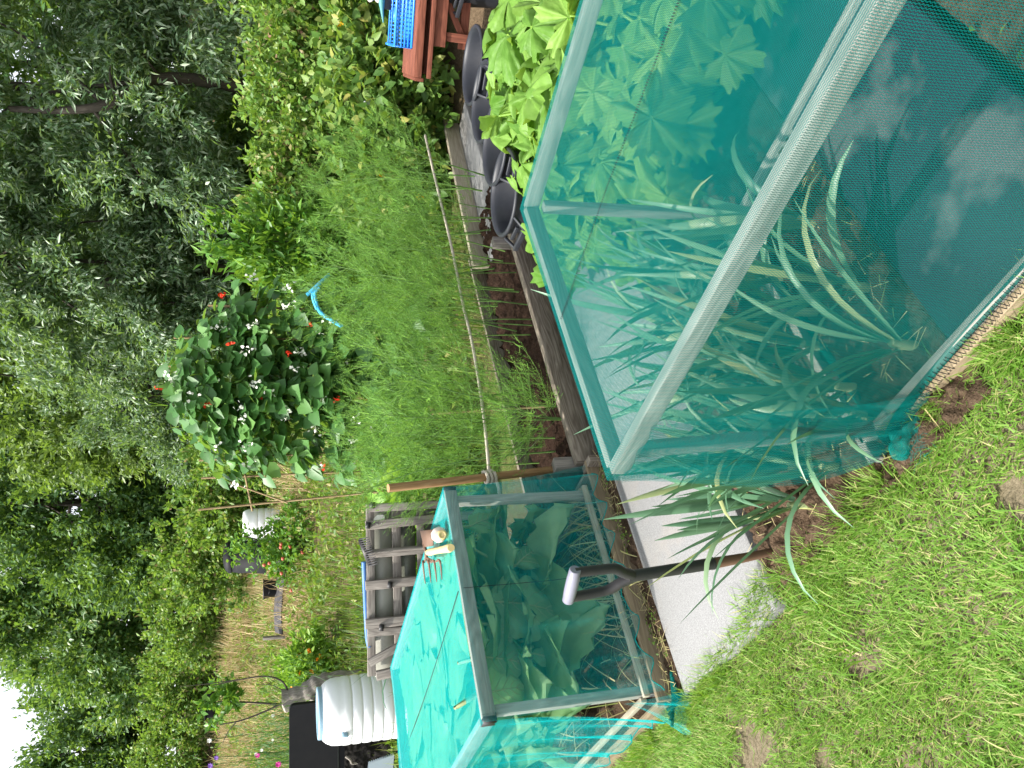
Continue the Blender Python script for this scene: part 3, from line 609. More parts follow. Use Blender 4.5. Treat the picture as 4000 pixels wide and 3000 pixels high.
def brassica(lab, loc, seed, nl=15, big=1.0):
    r_ = np.random.default_rng(seed); r = thing('cabbage_plant', lab, 'cabbage plant', loc, 'cabbages in the smaller net cage'); loc = np.array(loc); ml, ms = MB(), MB()
    for k in range(nl):
        a = k * 2.4 + r_.normal(0, .3); f = k / nl; el = .40 + .95 * f; L0 = .13 * big * (1.2 - .5 * f)
        b = loc + V(0, 0, .16 + .24 * f) * big; d = V(math.cos(a) * math.cos(el), math.sin(a) * math.cos(el), math.sin(el)); tip = b + d * L0
        tube(ms, [b, tip], .007 * big, 6)
        Lf = r_.uniform(.26, .40) * big; vs, F = gridleaf(Lf, Lf * r_.uniform(.75, .98), r_.uniform(.5, 1.15), .25, .02 * big, 10, 8, lambda u: np.sqrt(np.clip(u * 2.2, 0, 1)) * np.sqrt(np.clip((1.0 - u) * 2.6, 0, 1)) + .02, 4, seed * 40 + k)
        place(ml, vs, F, tip, d + V(0, 0, .1), V(-math.cos(a) * math.sin(el), -math.sin(a) * math.sin(el), math.cos(el) + .2))
    tube(ms, [loc, loc + V(0, 0, .34 * big)], [.018 * big, .010 * big], 8)
    for q in (ml, ms):
        for i_, (v, f, uv) in enumerate(q.ch):
            rel = v - BA; s_ = rel @ BU; t_ = rel @ BN; lim = .762 - .02 * np.sin(np.clip((s_ + .05) / .95, 0, 1) * PI) * np.sin(np.clip((t_ - 1.47) / 2, 0, 1) * PI) - .006 * vnoise(s_, t_, 14, 3)
            z = v[:, 2]; z = np.where(z > lim - .06, lim - .06 * np.exp(-(z - lim + .06) / .06), z)
            s2 = np.clip(s_, s0 + .012, s1 - .012); t2 = np.clip(t_, t0 + .03, t1 - .02); v = BA + s2[:, None] * BU + t2[:, None] * BN; v[:, 2] = z; q.ch[i_] = (v, f, uv)
    obj('stalks', ms, M['leek'], r, True); obj('leaves', ml, M['cabbage'], r, True); return r
for k, (s_, t_, lab, b) in enumerate([(.40, 1.80, 'cabbage in the front middle of the smaller cage, behind the huge veined leaf', 1.12), (.72, 1.95, 'cabbage by the right hand post of the smaller cage', 1.0), (.12, 1.90, 'cabbage by the near left post of the smaller cage', .98), (.62, 2.40, 'cabbage at the right of the middle row in the smaller cage', 1.1), (.18, 2.42, 'cabbage at the left of the middle row in the smaller cage', 1.1), (.60, 2.95, 'cabbage at the right of the back row in the smaller cage', 1.1), (.2, 3.0, 'cabbage at the left of the back row in the smaller cage', 1.1)]):
    brassica(lab, S(s_, t_, .05), 20 + k, 20, b * 1.12)
def tplane(x, y, t_):
    a = ray(x, y); return V(0, 0, CAMH) + a * ((t_ - (V(0, 0, CAMH) - BA) @ BN) / (a @ BN))
heroes = [(2040, 2345, 2, .36, .29, (-.10, -.05, -.95), 1.60), (2055, 2165, 8, .16, .15, (.5, 0, -.6), 1.63), (1900, 2020, 1, .22, .15, (.4, .0, -.9), 1.68), (1965, 2570, 9, .20, .17, (-.2, 0, -.9), 1.62), (1945, 2470, 4, .13, .12, (-.6, 0, -.5), 1.62), (2130, 2560, 5, .13, .08, (-.3, 0, -.9), 1.66), (1960, 2690, 6, .22, .18, (.1, 0, -1), 1.62)]
front = thing('cabbage_plant', 'cabbage with one huge veined leaf facing the path behind the front netting', 'cabbage plant', S(.38, 1.68, .05), 'cabbages in the smaller net cage'); ml, mv = MB(), MB()
for x_, y_, sd_, L_, W_, d_, t_ in heroes:
    D = nrm(BU * d_[0] + BN * -.12 + UP * d_[2]); N = nrm(-BN + UP * .35 + BU * .1 * (sd_ % 3 - 1)); o_ = tplane(x_, y_, t_) - D * L_ * .42; o_[2] = min(o_[2], .735)
    pf = lambda u: np.sqrt(np.clip(u * 3.2, 0, 1)) * np.sqrt(np.clip((1.0 - u) * 2.2, 0, 1)) + .02
    vs, F = gridleaf(L_, W_, .35, -.18, .045 * L_, 14, 10, pf, 3, 900 + sd_); place(ml, vs, F, o_, D, N); B = nrm(np.cross(N, D)); N2 = np.cross(D, B); G = vs.reshape(14, 11, 3)
    w = lambda q: o_ + q[0] * D + q[1] * B + (q[2] + .002) * N2
    tube(mv, [w(G[k, 5]) for k in range(14)], np.linspace(.0045, .001, 14), 5, False)
    for k in range(2, 11, 2):
        for sg in (-1, 1): tube(mv, [w(G[min(k + m, 13), 5 + sg * m]) for m in range(0, 5)], np.linspace(.0022, .0006, 5), 4, False)
    tube(mv, smoothpath([w(G[0, 5]), o_ - D * .06 + BN * .05, S(.40, 1.75, .12)], 8), .007, 6, False)
obj('leaves', ml, M['cabbage'], front, True); obj('veins', mv, M['leekstem'], front, True)
mb = MB(); n = 230; s = rng.uniform(-.02, .88, n) ** 1.0; t = rng.uniform(1.49, 1.72, n) + (s < .25) * rng.uniform(0, 1.2, n)
blades(mb, BA + s[:, None] * BU + t[:, None] * BN + UP * .07, rng.uniform(0, 6.3, n), rng.uniform(.2, 1.6, n), rng.uniform(.10, .32, n), rng.uniform(.003, .008, n), rng.uniform(.2, 1.6, n), 6)
struct('withered_stalks', mb, M['straw'], kind='stuff', label='yellowing withered onion stalks under the smaller net cage')

# asparagus
def asparagus(lab, loc, seed, h=1.3, lean=(0, 0), grp='asparagus plants behind the rope'):
    r_ = np.random.default_rng(seed); r = thing('asparagus_plant', lab, 'asparagus plant', loc, grp); st = MB(); lf = MB(); tp_m = MB()
    for q in range(2):
        a = r_.uniform(0, 6.3); top = V(lean[0] + .16 * math.cos(a), lean[1] + .16 * math.sin(a), h * r_.uniform(.85, 1.0)); b0 = V(.05 * math.cos(a), .05 * math.sin(a), 0)
        main = smoothpath([b0, b0 + top * V(.15, .15, .4), b0 + top * V(.5, .5, .75), b0 + top], 20); tube(st, main, np.linspace(.0055, .0012, 20), 6)
        nb = 22; fr = np.linspace(.27, .985, nb); Pn = []; Dn = []; Ln = []; bl = MB()
        for k in range(nb):
            p = main[int(fr[k] * 19)]; az = k * 2.4 + r_.normal(0, .3); el = .25 + .75 * r_.random() - .2 * (1 - fr[k]); L = (.44 * (1.12 - fr[k]) ** .7 + .06) * r_.uniform(.6, 1.25)
            d = V(math.cos(az) * math.cos(el), math.sin(az) * math.cos(el), math.sin(el)); m = 14; u = np.linspace(0, 1, m)
            path = p + u[:, None] * d * L + (np.sin(u * PI * .5) ** 2)[:, None] * V(0, 0, -.10 * L) + V(0, 0, .12 * L) * (u[:, None] ** 3)
            tube(st, path[::3], .0011, 3, False)
            for w in range(2, m):
                for sgn in (-1, 1):
                    dd = nrm(d + np.cross(d, nrm(r_.normal(size=3))) * .9 + V(0, 0, .35)); l2 = L * .30 * (1.15 - u[w]) + .025; mm = max(4, int(l2 / .0082))
                    v = np.linspace(.05, 1, mm); Pn.append(path[w] + v[:, None] * dd * l2 + (v[:, None] ** 2) * V(0, 0, .015)); Dn.append(np.repeat(dd[None], mm, 0)); Ln.append(.013 * (1.15 - v * .6))
        Pn = np.concatenate(Pn); Dn = np.concatenate(Dn); Ln = np.concatenate(Ln)
        for rep in range(1):
            dv = nrm(Dn * .9 + nrm(r_.normal(size=Dn.shape)) * .8); scatter(lf, *NEEDLE, Pn, dv, nrm(r_.normal(size=Dn.shape)), Ln, np.full(len(Ln), .0020))
        tk = r_.random(len(Pn)) < .045; tq = Pn[tk]; m_ = len(tq); ks = rng; blades(tp_m, tq, np.arctan2(Dn[tk][:, 1], Dn[tk][:, 0]), r_.uniform(.1, 1.5, m_), r_.uniform(.02, .06, m_), np.full(m_, .0042), r_.uniform(-.9, .5, m_), 3)
        scatter(lf, *NEEDLE, Pn[::2], Dn[::2], nrm(r_.normal(size=Dn[::2].shape)), np.full(len(Pn[::2]), .02), np.full(len(Pn[::2]), .0016))
    obj('stems', st, M['aspstem'], r, shift=V(0, 0, 0)); obj('fern', lf.merge(tp_m), M['asp'], r, shift=V(0, 0, 0)); return r
ap = []
spots = [(1.36, 1.76, .95, .95), (1.45, 1.66, .9, .8), (1.55, 1.98, 1.06, 1.0), (1.78, 1.74, .96, .95), (1.95, 2.02, 1.08, 1.0), (2.12, 1.72, .98, .95), (2.32, 1.98, 1.12, 1), (2.5, 1.75, 1.0, .95), (2.68, 2.0, 1.10, 1), (2.85, 1.78, 1.0, .95), (3.05, 2.0, 1.1, 1), (3.2, 1.8, 1.02, 1), (3.42, 1.98, 1.1, 1), (1.42, 2.12, .95, 1), (1.7, 2.2, 1.1, 1), (3.62, 1.78, 1.12, 1), (3.86, 1.95, 1.15, 1), (3.05, 1.62, .85, 1), (2.55, 1.62, .8, 1), (2.15, 1.60, .75, 1)]
for k, (s_, t_, h, sc) in enumerate(spots):
    rn = 'nearer row against the rope' if t_ < 1.9 else 'farther row'
    o = sum(1 for q in spots[:k + 1] if (q[1] < 1.9) == (t_ < 1.9)); lab = f'feathery green asparagus plant, {rn}, {ORD[o - 1]} from the wooden pole'
    if k < 4: ap.append(asparagus(lab, S(s_, t_, .05), 400 + k, 1.02 + .05 * (k % 3), [(.0, .0), (.1, -.1), (-.05, .1), (.1, .05)][k]))
    else: o_ = dup(ap[k % 4], S(s_, t_, .05), 0, lab, h * random.uniform(.78, 1.12)); o_.rotation_euler = (random.uniform(-.16, .16), random.uniform(-.16, .16), random.uniform(0, 6.3))
asparagus('small young asparagus shoot low beside the old board, nearest the big cage', S(1.32, 1.58, .03), 411, .42, (-.04, -.08))
# ------------------------------------------------------------------ path side: timber, rope, poles, tubs, tools
r = thing('timber_edging', 'weathered brown board edging the asparagus bed along the path', 'timber edging', S(2.0, 1.5, 0))
mb = MB(); beam(mb, S(1.04, 1.50, .06), S(2.95, 1.49, .06), .045, .13); obj('board', mb, M['sleeper'], r, bevel=.004)
for s_ in (1.075, 2.70): mb = MB(); beam(mb, S(s_, 1.553, -.02), S(s_, 1.56, .21), .05, .06, BU); obj('stake', mb, M['pallet'], r, bevel=.003)
mb = MB(); beam(mb, S(1.0, 1.505, .05), S(1.0, 1.40, .05), .04, .10); obj('end_board', mb, M['sleeper'], r, bevel=.003)
mb = MB(); beam(mb, S(1.0, 2.21, .07), S(3.3, 2.20, .07), .03, .14); tag(obj('timber_edging', mb, M['sleeper'], bevel=.003), 'dark old board along the far side of the asparagus bed', 'timber edging')
mb = MB(); beam(mb, S(3.1, 2.10, .08), S(4.75, 1.98, .08), .04, .16); tag(obj('plank', mb, M['palewood'], bevel=.003), 'pale new plank on edge beyond the asparagus, ending left of the red table', 'plank')
mb = MB(); beam(mb, S(4.76, 1.99, 0), S(4.76, 1.99, .20), .05, .05, BU); tag(obj('stake', mb, M['pallet'], bevel=.003), 'short grey stake at the end of the pale plank', 'stake')
# wooden pole with the rope tied round it
pb, pt = at(1250 * 1.808, 1009 * 1.808, .02), S(.985, 1.56, 1.0)
mb = MB(); tube(mb, [pb + (pt - pb) * k / 10 for k in range(11)], .0185, 14); tag(obj('wooden_pole', mb, M['dowel'], smooth=False), 'smooth brown wooden pole standing between the two net cages with rope tied round it', 'pole')
ropep = [at(1057 * 1.808, 1030 * 1.808, .50)]; q = at(1057 * 1.808, 1030 * 1.808, .505)
def ropeat(x, y):  # the rope runs above the front edge of the bed, t about 1.62
    a = ray(x, y); nn = BN; k = (1.62 - (V(0, 0, CAMH) - BA) @ nn) / (a @ nn); return V(0, 0, CAMH) + a * k
rp = [ropeat(x * 1.808, y * 1.808) for x, y in [(1057, 1022), (1050, 940), (1040, 860), (1020, 740), (1000, 655), (975, 530), (940, 385), (925, 320)]]
rp += [S(3.9, 1.62, .46)]
mb = MB(); pts = smoothpath(rp, 90); ax = nrm(pt - pb)
def twist(mb, P, R, rr, pitch):
    P = np.asarray(P); L = np.concatenate([[0], np.cumsum(np.linalg.norm(np.diff(P, axis=0), axis=1))]); m = int(L[-1] / pitch * 7) + 8; u = np.linspace(0, L[-1], m)
    C = np.stack([np.interp(u, L, P[:, k]) for k in range(3)], 1); T = nrm(np.gradient(C, axis=0)); A = nrm(np.cross(T, V(.3, .1, 1))); B = np.cross(T, A)
    for k in range(3):
        a = u / pitch * 2 * PI + k * 2.094; tube(mb, C + R * (np.cos(a)[:, None] * A + np.sin(a)[:, None] * B), rr, 5, False)
twist(mb, pts, .0042, .0050, .036)
c0 = pb + (pt - pb) * ((rp[0][2] - pb[2]) / (pt[2] - pb[2])); e1 = nrm(np.cross(ax, V(0, 1, 0))); e2 = np.cross(ax, e1)
wr = [c0 + ax * (-.024 + .020 * a / 6.28) + .027 * (e1 * math.cos(a) + e2 * math.sin(a)) for a in np.linspace(0, 6.28 * 2.6, 60)]
twist(mb, np.array(wr), .0042, .0050, .036); twist(mb, smoothpath([c0 + e1 * .02 - ax * .03, c0 - BU * .1 - UP * .03, S(.75, 1.85, .47), S(.4, 2.4, .47)], 30), .0042, .0050, .036)
tag(obj('rope', mb, M['rope'], smooth=True), 'pale twisted rope strung level in front of the asparagus and knotted round the wooden pole', 'rope')
mb = MB(); a, b = at(2140, 1588, .06), at(1790, 1610, .5); tube(mb, [a, a + (b - a) * .5, a + (b - a) * 1.3], .006, 8); tag(obj('garden_cane', mb, M['cane']), 'thin brown garden cane upright in front of the asparagus, crossing the rope', 'cane')
# tubs
def tub(lab, c, hd, seed, fill=False):
    r = thing('rubber_tub', lab, 'tub', c, 'black rubber tubs along the path'); mb = MB(); R = .212
    lathe(mb, [(0, .012), (.15, .012), (.165, .0), (.17, .0), (.172, .02), (R - .012, .30), (R - .008, .318), (R + .006, .322), (R + .008, .333), (R, .34), (R - .012, .336), (R - .016, .318), (R - .022, .30), (.168, .024), (.15, .018), (0, .018)], c, 40)
    obj('bowl', mb, M['rubber'], r, True)
    for sg in (0, PI):
        a = hd + sg; o = V(math.cos(a), math.sin(a), 0); sd = V(-o[1], o[0], 0); mb = MB(); b = np.array(c) + o * (R + .004) + UP * .328
        up = -UP * .045 + o * .060
        for q in (-.085, .085): beam(mb, b + sd * q - o * .004, b + sd * q * .92 + up, .014, .016, o)
        beam(mb, b - sd * .088 + up, b + sd * .088 + up, .026, .02, o); beam(mb, b - sd * .05 + up * .45, b + sd * .05 + up * .45, .018, .012, o)
        obj('handle', mb, M['rubber'], r, bevel=.003)
    if fill:
        mb = MB(); lathe(mb, [(0, .19), (.1, .20), (.195, .17)], c, 30); obj('compost', mb, M['darksoil'], r, True)
    return r
for k, (x_, y_, hd, lab) in enumerate([(1965, 752, 205, 'nearest black tub, with a little compost in it, standing over the old board end'), (1930, 560, 228, 'second black tub from the big cage, half hidden by courgette leaves'), (1882, 398, 228, 'third black tub from the big cage, before the pale planks'), (1843, 256, 230, 'fourth black tub, in front of the red table leg')]):
    c = at(x_, y_, .385); tub(lab, (c[0], c[1], .05), math.radians(hd), k, k == 0)
tub('farthest black tub, under the red table', S(4.35, .70, .05), math.radians(200), 5)
# spade
r = thing('spade', 'spade with black D handle and rusty socket standing in the soil beside the pale slab', 'spade', S(.04, .555, .03)); b = S(.04, .545, .0); tp = at(2233, 2287, .70)
ax = nrm(tp - b); ga = nrm(V(.84, -.54, .02)); ga = nrm(ga - ax * (ga @ ax)); L = np.linalg.norm(tp - b)
mb = MB(); fw = nrm(np.cross(ax, ga)); tube(mb, smoothpath([b + ax * .02 + fw * .012, b + ax * .12 + fw * .004, b + ax * .26], 12), np.linspace(.010, .0172, 12), 14); obj('socket', mb, M['rust'], r, True)
mb = MB(); tube(mb, [b + ax * .25, b + ax * .4, b + ax * (L - .17)], [.0175, .0172, .017], 18); tube(mb, [b + ax * .248, b + ax * .256], .0185, 18); obj('shaft', mb, M['iron'], r, True)
mb = MB()
for sg in (-1, 1): tube(mb, smoothpath([b + ax * (L - .185) + ga * sg * .003, b + ax * (L - .155) + ga * sg * .020, b + ax * (L - .12) + ga * sg * .042, b + ax * (L - .06) + ga * sg * .047, tp + ga * sg * .049], 16), [.0165] * 3 + [.0155] * 5 + [.0145] * 8, 14)
obj('yoke', mb, M['iron'], r, True)
mb = MB(); tube(mb, [tp - ga * .062, tp - ga * .060, tp - ga * .02, tp + ga * .02, tp + ga * .060, tp + ga * .062], [.0145, .0165, .0185, .0185, .0165, .0145], 20); obj('grip', mb, plastic('worn_grip', (.16, .16, .21), .35, .3, (.3, .3, .34), .6), r, True)
mb = MB(); beam(mb, b + ax * .03, b - ax * .25, .18, .004, fw); obj('blade', mb, M['rust'], r)
# hand hoe with fork, lying on the net roof
r = thing('hand_hoe', 'short hand hoe with pale handle, four prongs and rusty blade, lying on the net roof', 'hand tool', at(1680, 2160, .80)); hz = .80
h0, h1 = at(1672, 2158, hz + .012), at(1762, 2140, hz + .004)
mb = MB(); P = np.array([h0 + (h1 - h0) * k for k in (0, .12, .4, .7, .93, 1)]); tube(mb, P, [.013, .016, .0145, .015, .018, .015], 14); obj('handle', mb, M['handlewood'], r, True)
mb = MB(); hc = h0 + UP * .008; f0 = at(1665, 2176, hz + .012)
tube(mb, [at(1655, 2120, hz + .02), hc, f0], .008, 8)
fx = nrm(at(1660, 2270, hz) - f0); fy = nrm(np.cross(UP, fx))
for k, (xe, ye) in enumerate([(1661, 2280), (1684, 2276), (1706, 2272), (1726, 2264)]):
    e = at(xe, ye, hz + .006); o = fy * (.038 - .0255 * k) * -1; tube(mb, smoothpath([f0, f0 + fx * .012 + (e - f0) * .06 + (at(1650 + 25 * k, 2190, hz + .02) - f0) * .5, at(1652 + 22 * k, 2196 - 2 * k, hz + .022), e], 12), [.0046] * 9 + [.004, .003, .002], 7)
obj('prongs', mb, M['rust'], r, True)
mb = MB(); q = [at(1640, 2074, hz + .03), at(1694, 2068, hz + .012), at(1690, 2132, hz + .012), at(1656, 2138, hz + .024)]; q2 = [p - UP * .003 for p in q]
mb.add(q + q2, [(0, 1, 2, 3), (7, 6, 5, 4), (0, 4, 5, 1), (1, 5, 6, 2), (2, 6, 7, 3), (3, 7, 4, 0)]); obj('blade', mb, M['rust'], r)
r = thing('chalky_lump', 'small chalky white lump with round brown knob, on the net roof beside the hand hoe', 'lump', at(1730, 2085, .79)); c = at(1728, 2088, .80)
mb = MB(); ax2 = nrm(at(1758, 2092, .80) - c); b1 = nrm(np.cross(UP, ax2)); b2 = np.cross(ax2, b1); lathe(mb, [(0, -.032), (.02, -.030), (.033, -.012), (.034, .006), (.026, .018), (0, .02)], c + UP * .014, 9, axis=(b1, b2, ax2)); obj('lump', mb, M['stone'], r)
mb = MB(); lathe(mb, [(.020, .012), (.021, .030), (.018, .036), (.012, .037), (.010, .033), (0, .033)], c + UP * .008, 18, axis=(b1, b2, ax2)); obj('knob', mb, M['handlewood'], r, True)

# ------------------------------------------------------------------ red table and what stands on it
aT = math.radians(-24); TX = V(math.cos(aT), math.sin(aT), 0); TY = V(-math.sin(aT), math.cos(aT), 0); T0 = at(1612, 300, .60)
def tp_(a, b, h): return V(T0[0], T0[1], 0) + TX * a + TY * b + UP * h
r = thing('potting_table', 'low red stained wooden table behind the black tubs at the picture edge', 'table', tp_(.6, .3, 0))
tw, td = 1.3, .46
mb = MB()
for k in range(5): beam(mb, tp_(-.0, .045 + k * .093, .588), tp_(tw, .045 + k * .093, .588), .086, .022)
obj('top', mb, M['redwood'], r, bevel=.003)
mb = MB(); beam(mb, tp_(0, -.012, .572), tp_(tw, -.012, .572), .022, .052); beam(mb, tp_(0, td + .012, .572), tp_(tw, td + .012, .572), .022, .052); beam(mb, tp_(-.012, -.02, .560), tp_(-.012, td + .02, .560), .022, .06); obj('apron', mb, M['redwood'], r, bevel=.003)
mb = MB()
for k in range(10): beam(mb, tp_(.02, .02 + k * .046, .50), tp_(tw, .02 + k * .046, .50), .030, .016)
beam(mb, tp_(0.0, -.006, .497), tp_(tw, -.006, .497), .02, .03); obj('slatted_shelf', mb, M['redwood'], r, bevel=.002)
mb = MB(); beam(mb, tp_(.2, .02, .445), tp_(tw, .02, .445), .03, .09); obj('under_rail', mb, M['redwood'], r, bevel=.003)
for a, b in [(.265, .05), (1.1, .05), (.265, .41), (1.1, .41)]:
    mb = MB(); beam(mb, tp_(a, b, .0), tp_(a, b, .50), .055, .055, TX); obj('leg', mb, M['redwood'], r, bevel=.003)
mb = MB(); beam(mb, tp_(.2, .09, .27), tp_(tw, .09, .27), .03, .06); beam(mb, tp_(.27, .06, .28), tp_(.52, .06, .43), .025, .04); beam(mb, tp_(.62, .24, .28), tp_(.62, .30, .52), .04, .04, TX); obj('brace', mb, M['redwood'], r, bevel=.003)
# crate on the table
r = thing('plastic_crate', 'bright blue slotted plastic crate standing on the red table', 'crate', tp_(.75, .25, .6)); mb = MB(); ca, cb, cl, cd, ch = .17, .10, .85, .33, .115
for a0_, b0_, a1_, b1_ in [(ca, cb, ca + cl, cb), (ca, cb + cd, ca + cl, cb + cd), (ca, cb, ca, cb + cd), (ca + cl, cb, ca + cl, cb + cd)]:
    for z in (.607, .630, .652, .674, .697, .712): beam(mb, tp_(a0_, b0_, z), tp_(a1_, b1_, z), .012, .0085)
    m = 34 if abs(a1_ - a0_) > .1 else 13
    for k in range(m + 1): f = k / m; beam(mb, tp_(a0_ + (a1_ - a0_) * f, b0_ + (b1_ - b0_) * f, .605), tp_(a0_ + (a1_ - a0_) * f, b0_ + (b1_ - b0_) * f, .712), .0095, .009, TX)
beam(mb, tp_(ca, cb + cd / 2, .606), tp_(ca + cl, cb + cd / 2, .606), cd, .006); beam(mb, tp_(ca + .15, cb, .722), tp_(ca + .23, cb, .722), .014, .022)
for z in (.607, .716): beam(mb, tp_(ca, cb - .006, z), tp_(ca + cl, cb - .006, z), .016, .013)
obj('slats', mb, M['blue'], r)
mb = MB(); beam(mb, tp_(ca, cb + .06, .735), tp_(ca + .015, cb + .06, .735), .1, .05); obj('handle', mb, M['blue'], r, bevel=.004)
r = thing('cloth_bag', 'crumpled pale cream cloth bag on top of the blue crate', 'bag', tp_(.85, .3, .72)); mb = MB()
def bagf(U, W):
    a = U * 2 * PI; rr = np.sin(np.clip(W, 0, 1) * PI) ** .5; wob = 1 + .16 * np.sin(a * 5 + W * 7) + .1 * np.sin(a * 9 - W * 11)
    return (tp_(.69, .30, .72) + (.24 * rr * wob * np.cos(a))[..., None] * TX + (.14 * rr * wob * np.sin(a))[..., None] * TY + (.21 * W + .012 * np.sin(a * 3 + 6 * W))[..., None] * UP)
gridsheet(mb, bagf, 48, 20); obj('bag', mb, M['cloth'], r, True); mb = MB(); tube(mb, smoothpath([tp_(.50, .24, .74), tp_(.46, .18, .78), tp_(.50, .2, .84), tp_(.6, .22, .88)], 14), .008, 6); obj('strap', mb, M['cloth'], r, True)
r = thing('garden_shears', 'dark green and grey garden tool poking out beside the cloth bag on the crate', 'garden tool', tp_(.5, .3, .73)); mb = MB()
tube(mb, smoothpath([tp_(.60, .26, .80), tp_(.42, .24, .795), tp_(.30, .22, .78)], 10), [.03, .03, .028, .026, .022, .018, .012, .009, .006, .004], 10); obj('handle', mb, M['teal'], r, True); mb = MB(); beam(mb, tp_(.38, .26, .755), tp_(.6, .26, .755), .03, .05); obj('jaw', mb, M['iron'], r, bevel=.006)
r = thing('plastic_crate', 'dark blue plastic crate on the ground beneath the red table', 'crate', tp_(1.0, .3, .1)); mb = MB()
for z in (.10, .14, .18, .22, .26):
    for b_ in (.1, .5): beam(mb, tp_(.70, b_, z), tp_(1.3, b_, z), .012, .018)
    beam(mb, tp_(.70, .1, z), tp_(.70, .5, z), .012, .018)
for k in range(12): beam(mb, tp_(.70 + .05 * k, .1, .08), tp_(.70 + .05 * k, .1, .27), .01, .01, TX)
obj('slats', mb, M['blue'], r); mb = MB(); box(mb, tp_(1.0, .3, .085), .6, .4, .012, aT); obj('base', mb, M['blue'], r)
a, b = at(1715, 364, .12), atd(1425, 402, 6.0); mb = MB(); tube(mb, [a, (a + b) / 2, b], .014, 10); tag(obj('grey_tube', mb, M['greytube']), 'thin grey metal tube leaning among the yellowing bean leaves', 'tube')
# blue hose hooped among the beans
r = thing('water_hose', 'loops of bright blue hose showing through the asparagus under the bean row', 'hose', atd(1250, 1150, 5.8))
mb = MB(); f = lambda x, y, d=5.8: atd(900 + x * .452, 750 + y * .452, d)
tube(mb, smoothpath([f(850, 715, 5.9), f(770, 790), f(660, 890)], 16), .013, 10); tube(mb, smoothpath([f(765, 825), f(730, 870), f(735, 930), f(760, 1010), f(800, 1060, 5.75), f(880, 1110, 5.7), f(960, 1160, 5.6)], 30), .014, 10); tube(mb, smoothpath([f(740, 822), f(712, 872), f(716, 930), f(748, 1015)], 20), .011, 10); obj('loop', mb, M['hose'], r, True)

# ------------------------------------------------------------------ pallets, rake, barrel, black box
PD = 5.2
def pp(x, y, d=PD): return atd(x, y, d)
r = thing('pallet_bay', 'grey wooden pallet forming the front of a compost bay behind the smaller cage', 'pallet', (pp(1450, 2300)[0], PD, 0)); mb = MB()
def bar(x0, y0, x1, y1, w, th=.02, d=PD):
    return beam(mb, pp(x0, y0, d), pp(x1, y1, d), w, th, V(0, 1, 0))
bar(1445, 1985, 1452, 2640, .053); bar(1546, 1985, 1560, 2640, .056); bar(1640, 1985, 1655, 2640, .05); bar(1745, 1985, 1760, 2640, .05)
for y, w in [(2050, .058), (2285, .06), (2435, .062)]: bar(1428, y + 3, 1900, y - 45, w, .03, PD - .03)
bar(1428, 2165, 1900, 2125, .052, .03, PD - .03); bar(1436, 2470, 1900, 2440, .05, .03, PD - .02); bar(1430, 1985, 1900, 1960, .05, .03, PD - .03)
obj('frame', mb, M['pallet'], r, bevel=.002)
mb = MB(); bar(1442, 2590, 1600, 2500, .05, .025, PD - .07); bar(1470, 2640, 1640, 2600, .06, .03, PD - .05); obj('loose_slat', mb, M['pallet'], r, bevel=.002)
mb = MB(); bar(1495, 1990, 1505, 2640, .135, .004, PD + .03); obj('lining', mb, M['sheet'], r); mb = MB(); bar(1590, 1990, 1606, 2640, .10, .004, PD + .028); bar(1700, 1990, 1712, 2640, .16, .004, PD + .028); obj('lower_lining', mb, M['algae'], r)
for x, y in [(1523, 2285), (1437, 2052), (1455, 1973), (1490, 2452), (1590, 2445)]: mb = MB(); c = pp(x, y, PD - .052); beam(mb, c + V(-.02, 0, .003), c + V(.02, 0, -.003), .012, .03); obj('bracket', mb, M['iron'], r)
mb = MB(); c = pp(1475, 2020, PD - .02); vs, F = gridleaf(.09, .06, .2, .2, .01, 7, 5); place(mb, vs, F, c + V(-.03, -.02, .03), V(.5, 0, -1), V(0, -1, 0)); obj('rag', mb, M['white_petal'], r, True)
mb = MB(); tube(mb, smoothpath([atd(1421, 2195, 5.21), atd(1425, 2300, 5.22), atd(1434, 2480, 5.22), atd(1444, 2530, 5.2)], 20), .0150, 10); tag(obj('water_pipe', mb, M['pipe'], smooth=True), 'straight blue water pipe lying along the top behind the grey pallet', 'pipe')
r = thing('garden_rake', 'garden rake leaning head up on the grey pallet, dark toothed head uppermost', 'rake', pp(1420, 2155, 5.1)); mb = MB(); d_ = 5.08
a, b = atd(1406, 2106, d_), atd(1444, 2208, d_); beam(mb, a, b, .010, .026, V(0, .3, 1))
for k in range(13):
    f = k / 12; p = a + (b - a) * f; e = atd(1406 + 38 * f + 33, 2106 + 102 * f - 8, d_ - .07); tube(mb, smoothpath([p, p * .5 + e * .5 + V(0, -.012, .006), e], 5), [.0055, .005, .0045, .0035, .002], 5)
obj('head', mb, M['iron'], r); mb = MB(); tube(mb, [atd(1424, 2157, d_), atd(1900, 2118, PD - .09)], .013, 10); obj('handle', mb, M['pallet'], r)
